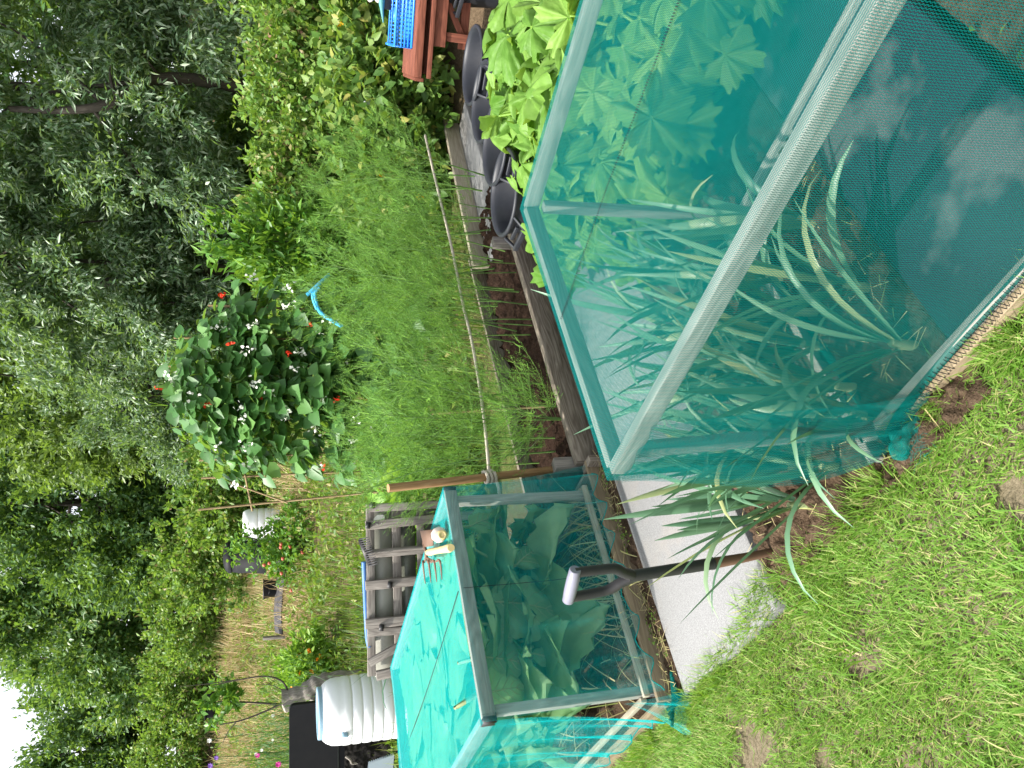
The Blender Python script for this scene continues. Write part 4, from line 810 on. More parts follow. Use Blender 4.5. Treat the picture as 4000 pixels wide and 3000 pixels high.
def barrel(lab, c, R, H, ribs, grp=None, lid=True):
    r = thing('plastic_barrel', lab, 'barrel', c, grp); mb = MB(); prof = [(0, 0), (R * .9, 0), (R * .97, .03)]
    z0, z1 = .05, H * .80; pc = (z1 - z0) / ribs
    for k in range(ribs):
        z = z0 + k * pc; bb = R * (1 - .03 * ((z + pc / 2 - H * .45) / H) ** 2); am = .0 if k == ribs - 4 else .010
        prof += [(bb * .962, z), (bb * .985, z + .05 * pc), (bb * (.992 + am * .6), z + .22 * pc), (bb * (.994 + am), z + .5 * pc), (bb * (.992 + am * .6), z + .78 * pc), (bb * .985, z + .95 * pc)]
    prof += [(R * .985, H * .83), (R * .96, H * .90), (R * .88, H * .955), (R * .80, H * .985), (R * .76, H * .99)]
    lathe(mb, prof, c, 48); obj('body', mb, M['white'], r, True)
    if lid: mb = MB(); lathe(mb, [(R * .74, H * .97), (R * .76, H * .98), (R * .765, H * 1.02), (R * .75, H * 1.035), (R * .60, H * 1.035), (R * .58, H * 1.02), (0, H * 1.02)], c, 48); obj('lid', mb, M['lid'], r, True)
    return r
bx = atd(1400, 2767, 7.2); gz = float(g(bx[0], bx[1])); br = barrel('white ribbed plastic barrel with blue grey lid in front of the black box', (bx[0], bx[1], gz), .292, 1.05 - gz, 7)
mb = MB(); c = atd(1348, 2868, 6.93); box(mb, c, .05, .03, .055, .35); box(mb, c + V(0, -.012, 0), .03, .03, .04, .35); obj('bung', mb, M['lid'], br, bevel=.004)
bw = atd(1122, 2043, 15.4); barrel('distant white barrel with faint blue rim on the weedy slope', (bw[0], bw[1], bw[2]), .30, .80, 5, None, False)
# black box: tall flat lid panel above a shredded front
d_ = 7.75; a, b = atd(1130, 2757, d_), atd(1130, 3130, d_); r = thing('compost_box', 'large black box with smooth panel over a shaggy shredded front, left of the barrel', 'compost box', ((a[0] + b[0]) / 2, d_, .3)); top = a[2]; z1 = atd(1322, 2900, d_)[2]; zb = .25
def roundpanel(mb, x0, x1, y, z0, z1_, th, R, nn=8):
    pts = [(x0, z0), (x1, z0)]
    pts += [(x1 - R + R * math.cos(t), z1_ - R + R * math.sin(t)) for t in np.linspace(0, PI / 2, nn)] + [(x0 + R + R * math.cos(t), z1_ - R + R * math.sin(t)) for t in np.linspace(PI / 2, PI, nn)]
    m = len(pts); vs = [(x, y, z) for x, z in pts] + [(x, y + th, z) for x, z in pts]
    mb.add(vs, [tuple(range(m))]); mb.add(vs, [tuple(range(2 * m - 1, m - 1, -1))]); mb.add(vs, [(k, m + k, m + (k + 1) % m, (k + 1) % m) for k in range(m)])
mb = MB(); roundpanel(mb, b[0], a[0], d_, z1 + .006, top, .06, .05); obj('upper_panel', mb, M['black'], r, bevel=.008)
mb = MB(); roundpanel(mb, b[0] + .0, a[0] - .02, d_ + .03, zb, z1 - .004, .5, .01, 2); obj('body', mb, M['black'], r)
mb = MB(); x0, x1, zt = b[0] + .02, a[0] - .03, z1 - .055
def shag(U, W):
    x = x0 + (x1 - x0) * U; z = zb + (zt - zb) * W; o = .03 + .035 * vnoise(x, z, 9, 3) + .03 * vnoise(x, z, 31, 4)
    return np.stack([x, d_ + .03 - o, z], -1)
gridsheet(mb, shag, 130, 90); obj('shredded_front', mb, M['mat'], r)
mb = MB(); tube(mb, smoothpath([atd(1350, 2955, d_ - .06), atd(1368, 2968, d_ - .08), atd(1375, 2982, d_ - .06), atd(1395, 2980, d_ - .04)], 14), .012, 6); obj('root', mb, M['palebark'], r, True)
a, b = atd(1440, 2985, 7.2), atd(1540, 2950, 7.2); r = thing('corrugated_panel', 'blue grey panel with toothed edge in the lower corner before the black box', 'panel', (a[0] - .3, 7.2, .3)); mb = MB()
m = 24; vs = []
for k in range(m + 1): f = k / m; p = a + (b - a) * f; z = .0; vs += [p + V(.012 * (k % 2), 0, 0), V(a[0] - 1.0, 7.25, p[2] + .08)]
mb.add(np.array(vs), [(2 * k, 2 * k + 1, 2 * k + 3, 2 * k + 2) for k in range(m)]); vv = np.array(vs) + V(0, .03, 0); mb.add(vv, [(2 * k, 2 * k + 2, 2 * k + 3, 2 * k + 1) for k in range(m)]); obj('sheet', mb, M['greypanel'], r)

# ------------------------------------------------------------------ plants behind
def foliage(mb, ells, ncl, nl, L, W, spread, droop=0.0, tmpl=LEAF4, shell=.5, updir=.2, rs=None, ang=.75):
    """leaf clumps spread through the volume of some ellipsoids"""
    r_ = np.random.default_rng(rs); E = np.array(ells, float); wt = (E[:, 3] * E[:, 4] * E[:, 5]) ** .67; wt /= wt.sum(); e = E[r_.choice(len(E), ncl, p=wt)]
    d = nrm(r_.normal(size=(ncl, 3))); rad = shell + (1 - shell) * r_.random(ncl) ** .6; rad *= .82 + .36 * r_.random(ncl)
    C = e[:, :3] + d * e[:, 3:6] * rad[:, None]; cd = nrm(d + V(0, 0, -droop) + .5 * r_.normal(size=(ncl, 3)))
    sz = r_.uniform(.5, 1.4, ncl)
    P = np.repeat(C, nl, 0); D0 = np.repeat(cd, nl, 0); S0 = np.repeat(sz, nl)
    al = r_.random((ncl * nl, 1)); P = P + D0 * (al - .3) * spread * 1.6 * S0[:, None] + r_.normal(size=P.shape) * spread * .33 * S0[:, None]
    D = nrm(D0 + ang * r_.normal(size=P.shape) + V(0, 0, updir)); N = r_.normal(size=P.shape) * .7 + V(0, 0, .8) + np.repeat(d, nl, 0) * .6
    n = len(P); scatter(mb, *tmpl, P, D, N, L * r_.uniform(.6, 1.3, n), W * r_.uniform(.6, 1.3, n)); return C
def tree(name, lab, base, ells, mat, ncl, nl, L, W, spread, droop, trunk, seed, grp='trees behind the plots', bark='bark', cat='tree', limbs=14, **kw):
    base = np.array([base[0], base[1], float(g(base[0], base[1])) - .1]); r = thing(name, lab, cat, base, grp); cr = MB(); C = foliage(cr, ells, ncl, nl, L, W, spread, droop, rs=seed, **kw); obj('crown', cr, M[mat], r)
    tr = MB(); R = trunk[0]; path = smoothpath([base] + [np.array(p, float) for p in trunk[1:]], 18); tube(tr, path, np.linspace(R, R * .35, 18), 9); rr = np.random.default_rng(seed + 1)
    for k in range(limbs):
        e = C[rr.integers(len(C))]; i0 = rr.integers(5, 17); p = path[i0]
        if np.linalg.norm(e - p) > 6: continue
        q = (p + e) / 2 + rr.normal(size=3) * .15 * np.linalg.norm(e - p); tube(tr, smoothpath([p, q, e], 9), np.linspace(R * .42 * (1 - i0 / 30), R * .06, 9), 6, False)
    obj('trunk', tr, M[bark], r, True); return r
tree('willow_tree', 'big silvery willow at the right with twisting bare limbs showing', (5.0, 14.5), [(5.3, 14.2, 5.2, 2.4, 1.5, 2.2), (6.6, 14, 3.4, 1.4, 1.2, 1.6), (3.6, 14, 3.3, 1.1, 1, 1.3), (4.6, 13.6, 7.2, 2.6, 1.5, 1.6), (5.2, 13.4, 2.9, 1.6, .8, .9)], 'willow', 430, 150, .15, .046, .30, .7, (.13, atd(900, 330, 14.0), atd(600, 310, 13.5), atd(450, 400, 13.4), atd(270, 430, 13.4), atd(40, 425, 13.6)), 51, limbs=5)
tree('willow_tree', 'silvery willow in the middle with drooping sprays over dark shade', (2.0, 15.6), [(1.9, 15.3, 4.3, 1.9, 1.3, 2.2), (3.0, 15, 3.2, 1.0, .9, 1.3), (1.0, 15.2, 3.0, .9, .8, 1.1), (2.2, 15.2, 6.4, 1.9, 1.3, 1.4)], 'willow', 330, 150, .15, .046, .30, .9, (.15, (2.1, 15.4, 2.6), (1.8, 15.5, 4.5), (2.2, 15.5, 6.2)), 52, limbs=5)
tree('broadleaf_tree', 'light yellow green tree rising behind the middle willow', (1.0, 21), [(.6, 20.6, 6.6, 2.7, 1.6, 2.4), (-.8, 20.5, 5.2, 1.4, 1.2, 1.5), (2.5, 21, 7.8, 2.2, 1.5, 1.8)], 'yellowtree', 330, 125, .15, .075, .34, .2, (.2, (1.0, 21, 4), (.8, 21, 6.5)), 53)
tree('small_leaved_tree', 'dense dull green fine leaved tree behind the bean row', (.1, 17.5), [(.2, 17.2, 3.9, 1.5, 1.1, 1.9), (-.9, 17.4, 3.2, 1.0, .9, 1.3), (.9, 17.0, 2.7, .9, .8, 1.0)], 'willow', 320, 140, .11, .04, .27, .0, (.14, (.1, 17.5, 3), (.1, 17.5, 5)), 54)
tree('broadleaf_tree', 'tall dark tree with yellow twigs, left of the light green tree', (-3.4, 24.5), [(-3.2, 24, 6.3, 2.4, 1.8, 2.4), (-1.8, 23.6, 4.6, 1.4, 1.2, 1.6), (-4.4, 23.8, 4.9, 1.5, 1.2, 1.5), (-2.6, 24.5, 8.6, 2.4, 1.6, 2.0)], 'darktree', 420, 125, .17, .08, .40, .3, (.22, (-3.4, 24.4, 5), (-3.2, 24.4, 8)), 55)
tree('broadleaf_tree', 'broad mid green tree at the edge of the open sky', (-7.2, 27.5), [(-6.9, 27, 6.9, 2.3, 1.8, 2.4), (-5.2, 26.6, 5.8, 1.6, 1.3, 1.8), (-8.6, 27, 5.9, 1.6, 1.4, 1.8), (-6.0, 27.2, 8.9, 2.0, 1.6, 1.7)], 'midtree', 420, 125, .19, .095, .44, .3, (.22, (-7, 27.4, 6), (-6.7, 27.4, 8)), 56)
tree('broadleaf_tree', 'reddish green tree standing against the open sky at the far left', (-13.4, 32.5), [(-13.2, 32, 7.4, 2.6, 2, 2.2), (-15.5, 32, 6.8, 2.2, 1.8, 1.9), (-11.6, 32.2, 6.6, 1.5, 1.4, 1.6)], 'darktree', 340, 125, .20, .10, .46, -.1, (.25, (-13.4, 32.4, 6.5), (-13.2, 32.4, 9)), 57)
tree('broadleaf_tree', 'faint far tree top peeping over the others into the sky', (-13.5, 46), [(-13.2, 46, 12.0, 2.2, 1.8, 2.6), (-11.5, 46, 10.6, 1.8, 1.5, 2)], 'midtree', 200, 40, .34, .16, .6, -.1, (.3, (-13.5, 46, 9), (-13.3, 46, 13)), 58)
tree('broadleaf_tree', 'pale leafy tree top above the dark tree and the bean row', (-.6, 28.5), [(-.8, 28, 9.5, 3.4, 2, 2.6), (-3.0, 28.5, 10.4, 2.6, 1.8, 2)], 'yellowtree', 520, 42, .26, .12, .5, .2, (.25, (-.6, 28.4, 6), (-.8, 28.4, 10)), 59)
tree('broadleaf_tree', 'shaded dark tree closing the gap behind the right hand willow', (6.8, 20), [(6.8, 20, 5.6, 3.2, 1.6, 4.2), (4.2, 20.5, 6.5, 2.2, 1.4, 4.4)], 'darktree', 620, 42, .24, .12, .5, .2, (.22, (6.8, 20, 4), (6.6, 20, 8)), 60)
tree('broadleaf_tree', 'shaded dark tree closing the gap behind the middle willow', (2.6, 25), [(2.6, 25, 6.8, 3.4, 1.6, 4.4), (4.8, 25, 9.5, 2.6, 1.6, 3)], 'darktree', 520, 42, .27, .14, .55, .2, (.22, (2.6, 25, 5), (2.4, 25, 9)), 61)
tree('broadleaf_tree', 'tall dark tree filling the top right corner behind the silvery willow', (9.5, 26), [(9.0, 26, 9.0, 4.2, 1.8, 4.4), (5.5, 26.5, 12.0, 4, 1.8, 3.0)], 'midtree', 620, 46, .26, .13, .55, .2, (.22, (9.5, 26, 5), (9.2, 26, 11)), 62)
for k, (x, y, lab) in enumerate([(5.6, 16.3, 'dark bush in the shade under the right hand willow'), (3.2, 16.9, 'dark bush in the shade between the two willows'), (.9, 17.2, 'dark bush in the shade beneath the middle willow'), (-1.2, 19.0, 'dark bush in the shade behind the bean canes')]):
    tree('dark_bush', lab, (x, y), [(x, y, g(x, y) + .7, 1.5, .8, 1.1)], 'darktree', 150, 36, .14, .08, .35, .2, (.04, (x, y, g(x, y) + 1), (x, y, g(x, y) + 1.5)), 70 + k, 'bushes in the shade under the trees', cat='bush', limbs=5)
def bush(name, lab, x, y, rx, ry, top, mat, ncl, nl, L, W, seed, grp, cat='bush', extra=None, low=.05, **kw):
    z0 = float(g(x, y)); h = top - z0; c = [(x, y, z0 + h * .52, rx, ry, h * .46), (x - rx * .45, y - ry * .4, z0 + h * .36, rx * .6, ry * .6, h * .34), (x + rx * .4, y - ry * .45, z0 + h * .42, rx * .6, ry * .6, h * .36)]
    r = thing(name, lab, cat, (x, y, z0), grp); mb = MB(); C = foliage(mb, c, ncl, nl, L, W, .13 * max(1, rx), .0, rs=seed, **kw); obj('foliage', mb, M[mat], r)
    tr = MB(); rr = np.random.default_rng(seed)
    for k in range(10): e = C[rr.integers(len(C))]; b_ = V(x, y, z0) + rr.normal(0, .1, 3) * (1, 1, 0); tube(tr, smoothpath([b_, (b_ + e) / 2 + V(0, 0, .2 * h), e], 8), np.linspace(.010, .003, 8) * max(1, rx), 5, False)
    obj('stems', tr, M['bark'], r, True)
    if extra:
        mname, cnt, sz = extra; k = rr.integers(0, len(C), cnt); P = C[k] + rr.normal(0, .06, (cnt, 3)) + V(0, -.06, .04)
        for c in P: fm = MB(); scatter(fm, *LEAF4, c + rr.normal(0, sz * .22, (6, 3)), nrm(rr.normal(size=(6, 3))), nrm(rr.normal(size=(6, 3))), sz, sz * .8); obj('flower', fm, M[mname], r)
    return r
gB = 'brambles behind the beans and the table'
for k, (x, y, rx, tp, lab) in enumerate([(1.05, 8.3, .55, 1.62, 'bramble thicket just right of the bean row'), (1.9, 7.9, .62, 1.70, 'bramble thicket with brown flower heads behind the asparagus'), (2.65, 7.7, .62, 1.74, 'bramble thicket behind the grey tube, pale pink flowers on top'), (3.35, 7.5, .62, 1.78, 'bramble thicket rising behind the red table'), (4.1, 7.5, .6, 1.74, 'bramble thicket at the right edge behind the cloth bag')]):
    bush('bramble_bush', lab, x, y, rx, .55, tp, 'bramble', 330, 44, .066, .042, 500 + k, gB, 'bramble', ('brown_seed', 22, .04) if k % 2 else ('white_petal', 9, .035))
    
bush('pointed_leaf_shrub', 'bright green shrub with upright pointed leaves right of the bean row', 1.25, 7.3, .36, .34, 2.06, 'shrub', 170, 30, .115, .042, 520, None, 'shrub', updir=.5)
for k, (x, y, lab) in enumerate([(1.75, 6.5, 'low bean bush with yellowing leaves behind the asparagus'), (2.30, 6.35, 'low bean bush around the grey tube'), (2.85, 6.5, 'low bean bush left of the blue crate'), (3.45, 6.6, 'low bean bush behind the blue crate')]):
    bush('dwarf_bean_bush', lab, x, y, .40, .36, 1.02 + .12 * (k > 1), 'dwarf', 120, 26, .085, .065, 530 + k, 'low bean bushes before the brambles', 'bean bush', ('yellow_petal', 6, .03), tmpl=HEART)
gH = 'brambles on the far bank'
for k, (x, y, rx, tp, lab) in enumerate([(-.9, 15.6, .9, 3.0, 'bramble clump directly left of the bean tops on the far bank'), (-2.3, 17.2, 1.0, 3.45, 'bramble clump above the distant white barrel on the far bank'), (-3.9, 19, 1.1, 3.95, 'bramble clump with yellow leaves on the far bank'), (-6.0, 22, 1.4, 4.6, 'bramble clump below the broad mid green tree'), (-8.4, 23.5, 1.5, 4.95, 'bramble clump halfway along the far bank to the left edge'), (-10.8, 24, 1.5, 5.2, 'bramble clump second from the left edge on the far bank'), (-13.0, 24, 1.5, 5.4, 'bramble clump at the left edge of the far bank')]):
    bush('bramble_bush', lab, x, y, rx, .8, tp, 'bramble', 260, 40, .11, .07, 540 + k, gH, 'bramble')
# runner beans on canes
gb = 'runner beans on the cane row'
xs = np.linspace(-.56, .54, 7)
for k, x in enumerate(xs):
    y = 6.55 + .05 * math.sin(k * 2); z0 = float(g(x, y)); h = [1.9, 2.06, 2.2, 2.24, 2.16, 2.02, 1.8][k]; r_ = np.random.default_rng(600 + k)
    r = thing('runner_bean_plant', f'runner bean vine with big dark green leaves, {ORD[k]} from the left in the cane row', 'bean plant', (x, y, z0), gb)
    mb = MB(); n = [60, 105, 130, 140, 130, 110, 75][k]; u = r_.random(n) ** .8; zz = z0 + .12 + u * (h - z0 - .1); a = r_.uniform(0, 6.3, n); rad = .06 + .15 * r_.random(n) * (1.2 - .45 * u)
    P0 = np.stack([x + rad * np.cos(a) * 1.0 + .04 * (u - .5), y + rad * np.sin(a) - .10, zz], 1)
    for q in range(3):
        da = a + (q - 1) * 1.3 + r_.normal(0, .3, n); D = np.stack([np.cos(da), np.sin(da), -.45 + r_.normal(0, .3, n)], 1); N = np.stack([np.cos(a) * .5, np.sin(a) * .5 - .35, np.full(n, .75)], 1) + r_.normal(0, .3, (n, 3))
        s_ = r_.uniform(.12, .19, n) * (1.0 - .3 * u); scatter(mb, *HEART, P0 + D * .035, D, N, s_, s_ * .92)
    obj('leaves', mb, M['bean'], r, True)
    mb = MB(); tw = np.linspace(0, 30, 90); tube(mb, np.stack([x + .02 * np.cos(tw), y + .02 * np.sin(tw), z0 + (h - z0) * tw / 30], 1), .004, 5, False)
    m = int(n * .9); i_ = r_.integers(0, n, m); blades(mb, P0[i_], r_.uniform(0, 6.3, m), r_.uniform(0, 1, m), r_.uniform(.05, .2, m), np.full(m, .004), r_.uniform(-.5, 1, m), 3); obj('vine', mb, M['chard'], r)
    for mn, cnt in (('white_petal', 5), ('red_petal', 2 if k % 2 else 1)):
        P = np.stack([x + r_.normal(0, .14, cnt), y - .34 + r_.normal(0, .04, cnt), z0 + .35 + (h - z0 - .25) * r_.random(cnt) ** .7], 1)
        if mn == 'red_petal' and k == 3: P[0] = V(x - .02, y - .1, h + .05)
        for c in P:
            fm = MB(); m = r_.integers(6, 12); q = r_.normal(0, 1, (m, 3)) * V(.018, .012, .026) * (1 if mn[0] == 'w' else .6) + c; scatter(fm, *HEART, q, nrm(r_.normal(size=(m, 3))), nrm(r_.normal(size=(m, 3))), r_.uniform(.018, .032, m), .026)
            obj('flower', fm, M[mn], r)
canes = [((-.86, 6.5), (-.98, 6.55), 2.02), ((-.70, 6.4), (-.74, 6.6), 2.0), ((-.52, 6.45), (-.60, 6.6), 2.02), ((-.30, 6.4), (-.28, 6.6), 2.1), ((-.08, 6.4), (-.06, 6.6), 2.22), ((.14, 6.4), (.14, 6.6), 2.25), ((.36, 6.4), (.36, 6.6), 2.2), ((.58, 6.4), (.62, 6.6), 1.95)]
for k, (a, b, h) in enumerate(canes):
    mb = MB(); a = V(*a, float(g(*a)) - .05); b = V(*b, h); tube(mb, [a + (b - a) * f for f in np.linspace(0, 1, 9)], .0085, 8); lab = f'bamboo bean cane, {ORD[k]} from the left in the bean row'
    if k == 0: lab = 'bare bamboo cane sticking out at the left end of the bean row'
    tag(obj('bean_cane', mb, M['cane']), lab, 'cane', 'canes of the bean row')
mb = MB(); a, b = V(-1.02, 6.62, 1.62), V(-.45, 6.45, 1.72); tube(mb, [a, b], .008, 8); tube(mb, [V(-.95, 6.5, 1.35), V(-.72, 6.5, 1.9)], .007, 8); tag(obj('bean_cane', mb, M['cane']), 'crossed canes lashed together at the left end of the bean row', 'cane')
# salad row, leek row, tuft rows behind the pallet
for k in range(8):
    p = atd(1470, 1760 + 58 * k, 5.75 + .05 * (k % 2)); z0 = float(g(p[0], p[1])); r = thing('salad_plant', f'leafy bright green salad plant behind the grey pallet, {ORD[k]} from the bean row', 'salad plant', (p[0], p[1], z0), 'salad row behind the pallet'); mb = MB(); r_ = np.random.default_rng(700 + k); c = V(p[0], p[1], z0)
    for q in range(16):
        a = q * 2.4; el = .5 + .9 * r_.random(); L_ = r_.uniform(.2, .34); vs, F = gridleaf(L_, L_ * .42, .5, .2, .015, 7, 4, None, 4, k * 30 + q); d = V(math.cos(a) * math.cos(el), math.sin(a) * math.cos(el), math.sin(el)); place(mb, vs, F, c + d * .22 + V(0, 0, .12 + .2 * r_.random()), d, V(-math.cos(a) * math.sin(el), -math.sin(a) * math.sin(el), math.cos(el)))
    obj('leaves', mb, M['chard'], r, True); mb = MB()
    for q in range(8): a = q * .8; tube(mb, [c, c + V(math.cos(a) * .12, math.sin(a) * .12, .3)], .008, 5, False)
    obj('stalks', mb, M['chard'], r)
for k in range(9):
    p = atd(1470, 2150 + 58 * k, 6.0 + .06 * (k % 3)); z0 = float(g(p[0], p[1])); lab = f'blue green leek in the row behind the blue pipe, {ORD[k]} from the rake'
    if k == 0: lk = leek_proto(380, lab, (p[0], p[1], z0 + .05), 1.15, 9, .25, 'leeks in the row behind the pallet')
    else: dup(lk, (p[0], p[1], z0 + .05), k * 1.7, lab, 1.05 + .12 * math.sin(k * 3))
# weeds, dry grass over the slope
def okw(x, y):
    s_ = (x - BA[0]) * BU[0] + (y - BA[1]) * BU[1]; t_ = (x - BA[0]) * BN[0] + (y - BA[1]) * BN[1]
    bed = (s_ > .85) & (t_ < 2.35)
    px = 1500 + x / np.hypot(y, .3) * FPX * .965; strip = (y > 13.7) & (y < 15.2) & (px > 480) & (px < 900)
    bar = (y > 11.5) & (y < 15.6) & (px > 880) & (px < 1040) & (rng.random(len(x)) < .75)
    drypatch = (y > 12) & (y < 20) & (px > 330) & (px < 900) & (rng.random(len(x)) < .08)
    return ~(bed | strip | bar | drypatch)
mb = MB(); n = 60000; x = rng.uniform(-13, 4.5, n); y = 5.5 + 17 * rng.random(n) ** 1.35; cl = vnoise(x, y, 1.1, 91); k = (cl > .30) & (x > -1 - y * .62); k &= okw(x, y); x, y, cl = x[k], y[k], cl[k]; n = len(x); sc = .6 + y * .045
P = np.stack([x, y, g(x, y) + (.04 + .34 * cl * rng.random(n)) * np.clip(sc, 0, 1.4)], 1); scatter(mb, *LEAF4, P, rdir(n, .3), rdir(n, 1.2), rng.uniform(.05, .11, n) * sc, rng.uniform(.025, .05, n) * sc)
n = 34000; x = rng.uniform(-12, 3, n); y = 5.4 + 15 * rng.random(n) ** 1.2; k = (x > -1 - y * .62) & okw(x, y); x, y = x[k], y[k]; n = len(x); blades(mb, np.stack([x, y, g(x, y) - .02], 1), rng.uniform(0, 6.3, n), rng.uniform(0, .5, n), rng.uniform(.12, .42, n), rng.uniform(.006, .012, n), rng.uniform(.1, 1, n), 3)
struct('weeds', mb, M['weed'], kind='stuff', label='mixed weeds and rough green growth over the sloping plot')
mb = MB(); n = 34000; x = rng.uniform(-12.5, -1.5, n); y = rng.uniform(12.5, 22, n); px = 1500 + x / y * FPX * .965; k = (vnoise(x, y, .55, 95) > .34) & (vnoise(x, y, 1.6, 96) > .38) & ~((y < 15.2) & (y > 13.7) & (px > 480) & (px < 900)) & (x < -.8 - (y - 12) * .10) & (x > -.5 - y * .50); x, y = x[k], y[k]; n = len(x)
blades(mb, np.stack([x, y, g(x, y) - .03], 1), rng.uniform(0, 6.3, n), rng.uniform(.05, 1.5, n), rng.uniform(.3, .7, n) * (.5 + 1.1 * vnoise(x, y, 1.3, 99)), rng.uniform(.008, .018, n), rng.uniform(.2, 1.3, n), 3)
struct('dry_grass', mb, M['dry'], kind='stuff', label='bleached dry grass on the far slope')
# apple bush
ab = atd(1160, 2136, 13.2); z0 = float(g(ab[0], ab[1])); r = thing('apple_tree', 'small apple bush with red apples before the black compost bin', 'apple tree', (ab[0], ab[1], z0)); mb = MB(); C = foliage(mb, [(ab[0], ab[1], z0 + .75, .42, .3, .45), (ab[0] + .35, ab[1] - .4, z0 + .25, .5, .3, .28), (ab[0] - .1, ab[1], z0 + .25, .45, .3, .3)], 150, 20, .085, .05, .11, .1, rs=77); obj('foliage', mb, M['shrub'], r); tr = MB(); r_ = np.random.default_rng(78)
for q in range(9): e = C[r_.integers(len(C))]; b_ = V(ab[0], ab[1], z0); tube(tr, smoothpath([b_, (b_ + e) / 2 + V(0, 0, .12), e], 8), np.linspace(.022, .006, 8), 6, False)
obj('branches', tr, M['bark'], r, True)
for q, (x_, y_) in enumerate([(1052, 2200), (1098, 2125), (1097, 2138), (1132, 2136), (1105, 2182), (1182, 2158), (1100, 2240), (1138, 2306), (1163, 1997), (1208, 2190), (1032, 2207)]):
    c = atd(x_, y_, 12.8); fm = MB(); lathe(fm, [(.003, -.025), (.018, -.021), (.028, -.004), (.026, .014), (.015, .025), (.003, .021)], c, 12); obj('apple', fm, M['apple'], r, True)
# compost bin, bucket, membrane and post
cb = atd(1040, 2166, 15.4); z0 = cb[2]; r = thing('compost_bin', 'black plastic compost bin with lid on the far plot beside the distant white barrel', 'compost bin', (cb[0], cb[1], z0)); mb = MB(); lathe(mb, [(.36, 0), (.33, .25), (.32, .26), (.31, .5), (.30, .51), (.28, .62)], (cb[0], cb[1], z0), 20); obj('body', mb, M['black'], r); mb = MB(); lathe(mb, [(.30, .61), (.30, .66), (.24, .72), (.10, .76), (0, .76)], (cb[0], cb[1], z0), 20); obj('lid', mb, M['black'], r)
cb = atd(1087, 2298, 15.2); z0 = float(g(cb[0], cb[1])); z0 = max(z0, cb[2]); r = thing('bucket', 'dark grey bucket standing in the dry grass', 'bucket', (cb[0], cb[1], z0)); mb = MB(); lathe(mb, [(0, .01), (.135, .0), (.175, .25), (.185, .255), (.185, .27), (.17, .265), (.13, .02), (0, .02)], (cb[0], cb[1], z0), 24); obj('body', mb, M['rubber'], r, True); mb = MB(); tube(mb, smoothpath([(cb[0] - .18, cb[1], z0 + .25), (cb[0], cb[1] - .18, z0 + .16), (cb[0] + .18, cb[1], z0 + .25)], 14), .004, 5); obj('handle', mb, M['iron'], r)
cb2 = atd(1040, 2708, 14); 
cb = atd(840, 2716, 19.5); z0 = float(g(cb[0], cb[1])); r = thing('plastic_tray', 'upturned dark plastic tray on the dry slope at the left', 'tray', (cb[0], cb[1], z0)); mb = MB(); c0 = atd(825, 2752, 19.5); box(mb, c0, .55, .3, .20, .3); obj('body', mb, M['black'], r, bevel=.03); mb = MB(); box(mb, c0 + V(0, 0, .115), .62, .36, .03, .3); obj('rim', mb, M['black'], r, bevel=.008)
mb = MB(); vs = []
for x_, y_ in [(1085, 2190), (1092, 2260), (1085, 2330), (1080, 2400), (1085, 2475)]:
    p = atd(x_, y_, 15.0); vs += [p + V(0, -.1, -.075), p + V(0, .1, .05)]
vs = np.array(vs); mb.add(vs, [(2 * k, 2 * k + 2, 2 * k + 3, 2 * k + 1) for k in range(4)]); mb.add(vs - V(0, -.01, .02), [(2 * k + 1, 2 * k + 3, 2 * k + 2, 2 * k) for k in range(4)]); tag(obj('weed_membrane', mb, M['membrane']), 'strip of black weed membrane lying below the dry grass', 'weed membrane')
mb = MB(); p = atd(1092, 2488, 14.9); beam(mb, p - UP * .1, p + UP * .29, .10, .05, V(1, 0, 0)); tag(obj('stake', mb, M['pallet'], bevel=.01), 'short grey stake at the end of the weed membrane', 'stake')
# cut tree trunk
d_ = 9.2; r = thing('pruned_tree', 'pruned old tree with lichen grey trunk and thin dark shoots behind the white barrel', 'tree', (atd(1350, 2655, d_)[0], d_, float(g(-3, d_)))); mb = MB()
tube(mb, smoothpath([atd(1420, 2640, d_), atd(1300, 2655, d_), atd(1240, 2672, d_), atd(1180, 2710, d_), atd(1100, 2725, d_)], 22), np.concatenate([np.linspace(.075, .105, 11), np.linspace(.11, .085, 11)]) * (1 + .10 * np.sin(np.arange(22) * 1.9)), 12); tube(mb, [atd(1232, 2700, d_), atd(1218, 2742, d_ - .1)], [.05, .045], 10); tube(mb, smoothpath([atd(1180, 2712, d_), atd(1140, 2748, d_ - .05), atd(1108, 2768, d_ - .08)], 8), np.linspace(.09, .05, 8), 10); obj('trunk', mb, M['palebark'], r, True)
mb = MB(); w = lambda pts, r0: tube(mb, smoothpath([atd(x, y, d_) for x, y in pts], 20), np.linspace(r0 * .62, r0 * .25, 20), 6)
w([(1110, 2740), (1060, 2768), (950, 2812), (860, 2830)], .022); w([(925, 2818), (890, 2860), (870, 2905)], .012); w([(1125, 2698), (1100, 2660), (1040, 2642), (950, 2652), (830, 2678)], .02); w([(1108, 2700), (1060, 2676), (1000, 2672)], .01); w([(950, 2652), (800, 2672), (700, 2682)], .010); obj('shoots', mb, M['bark'], r, True)
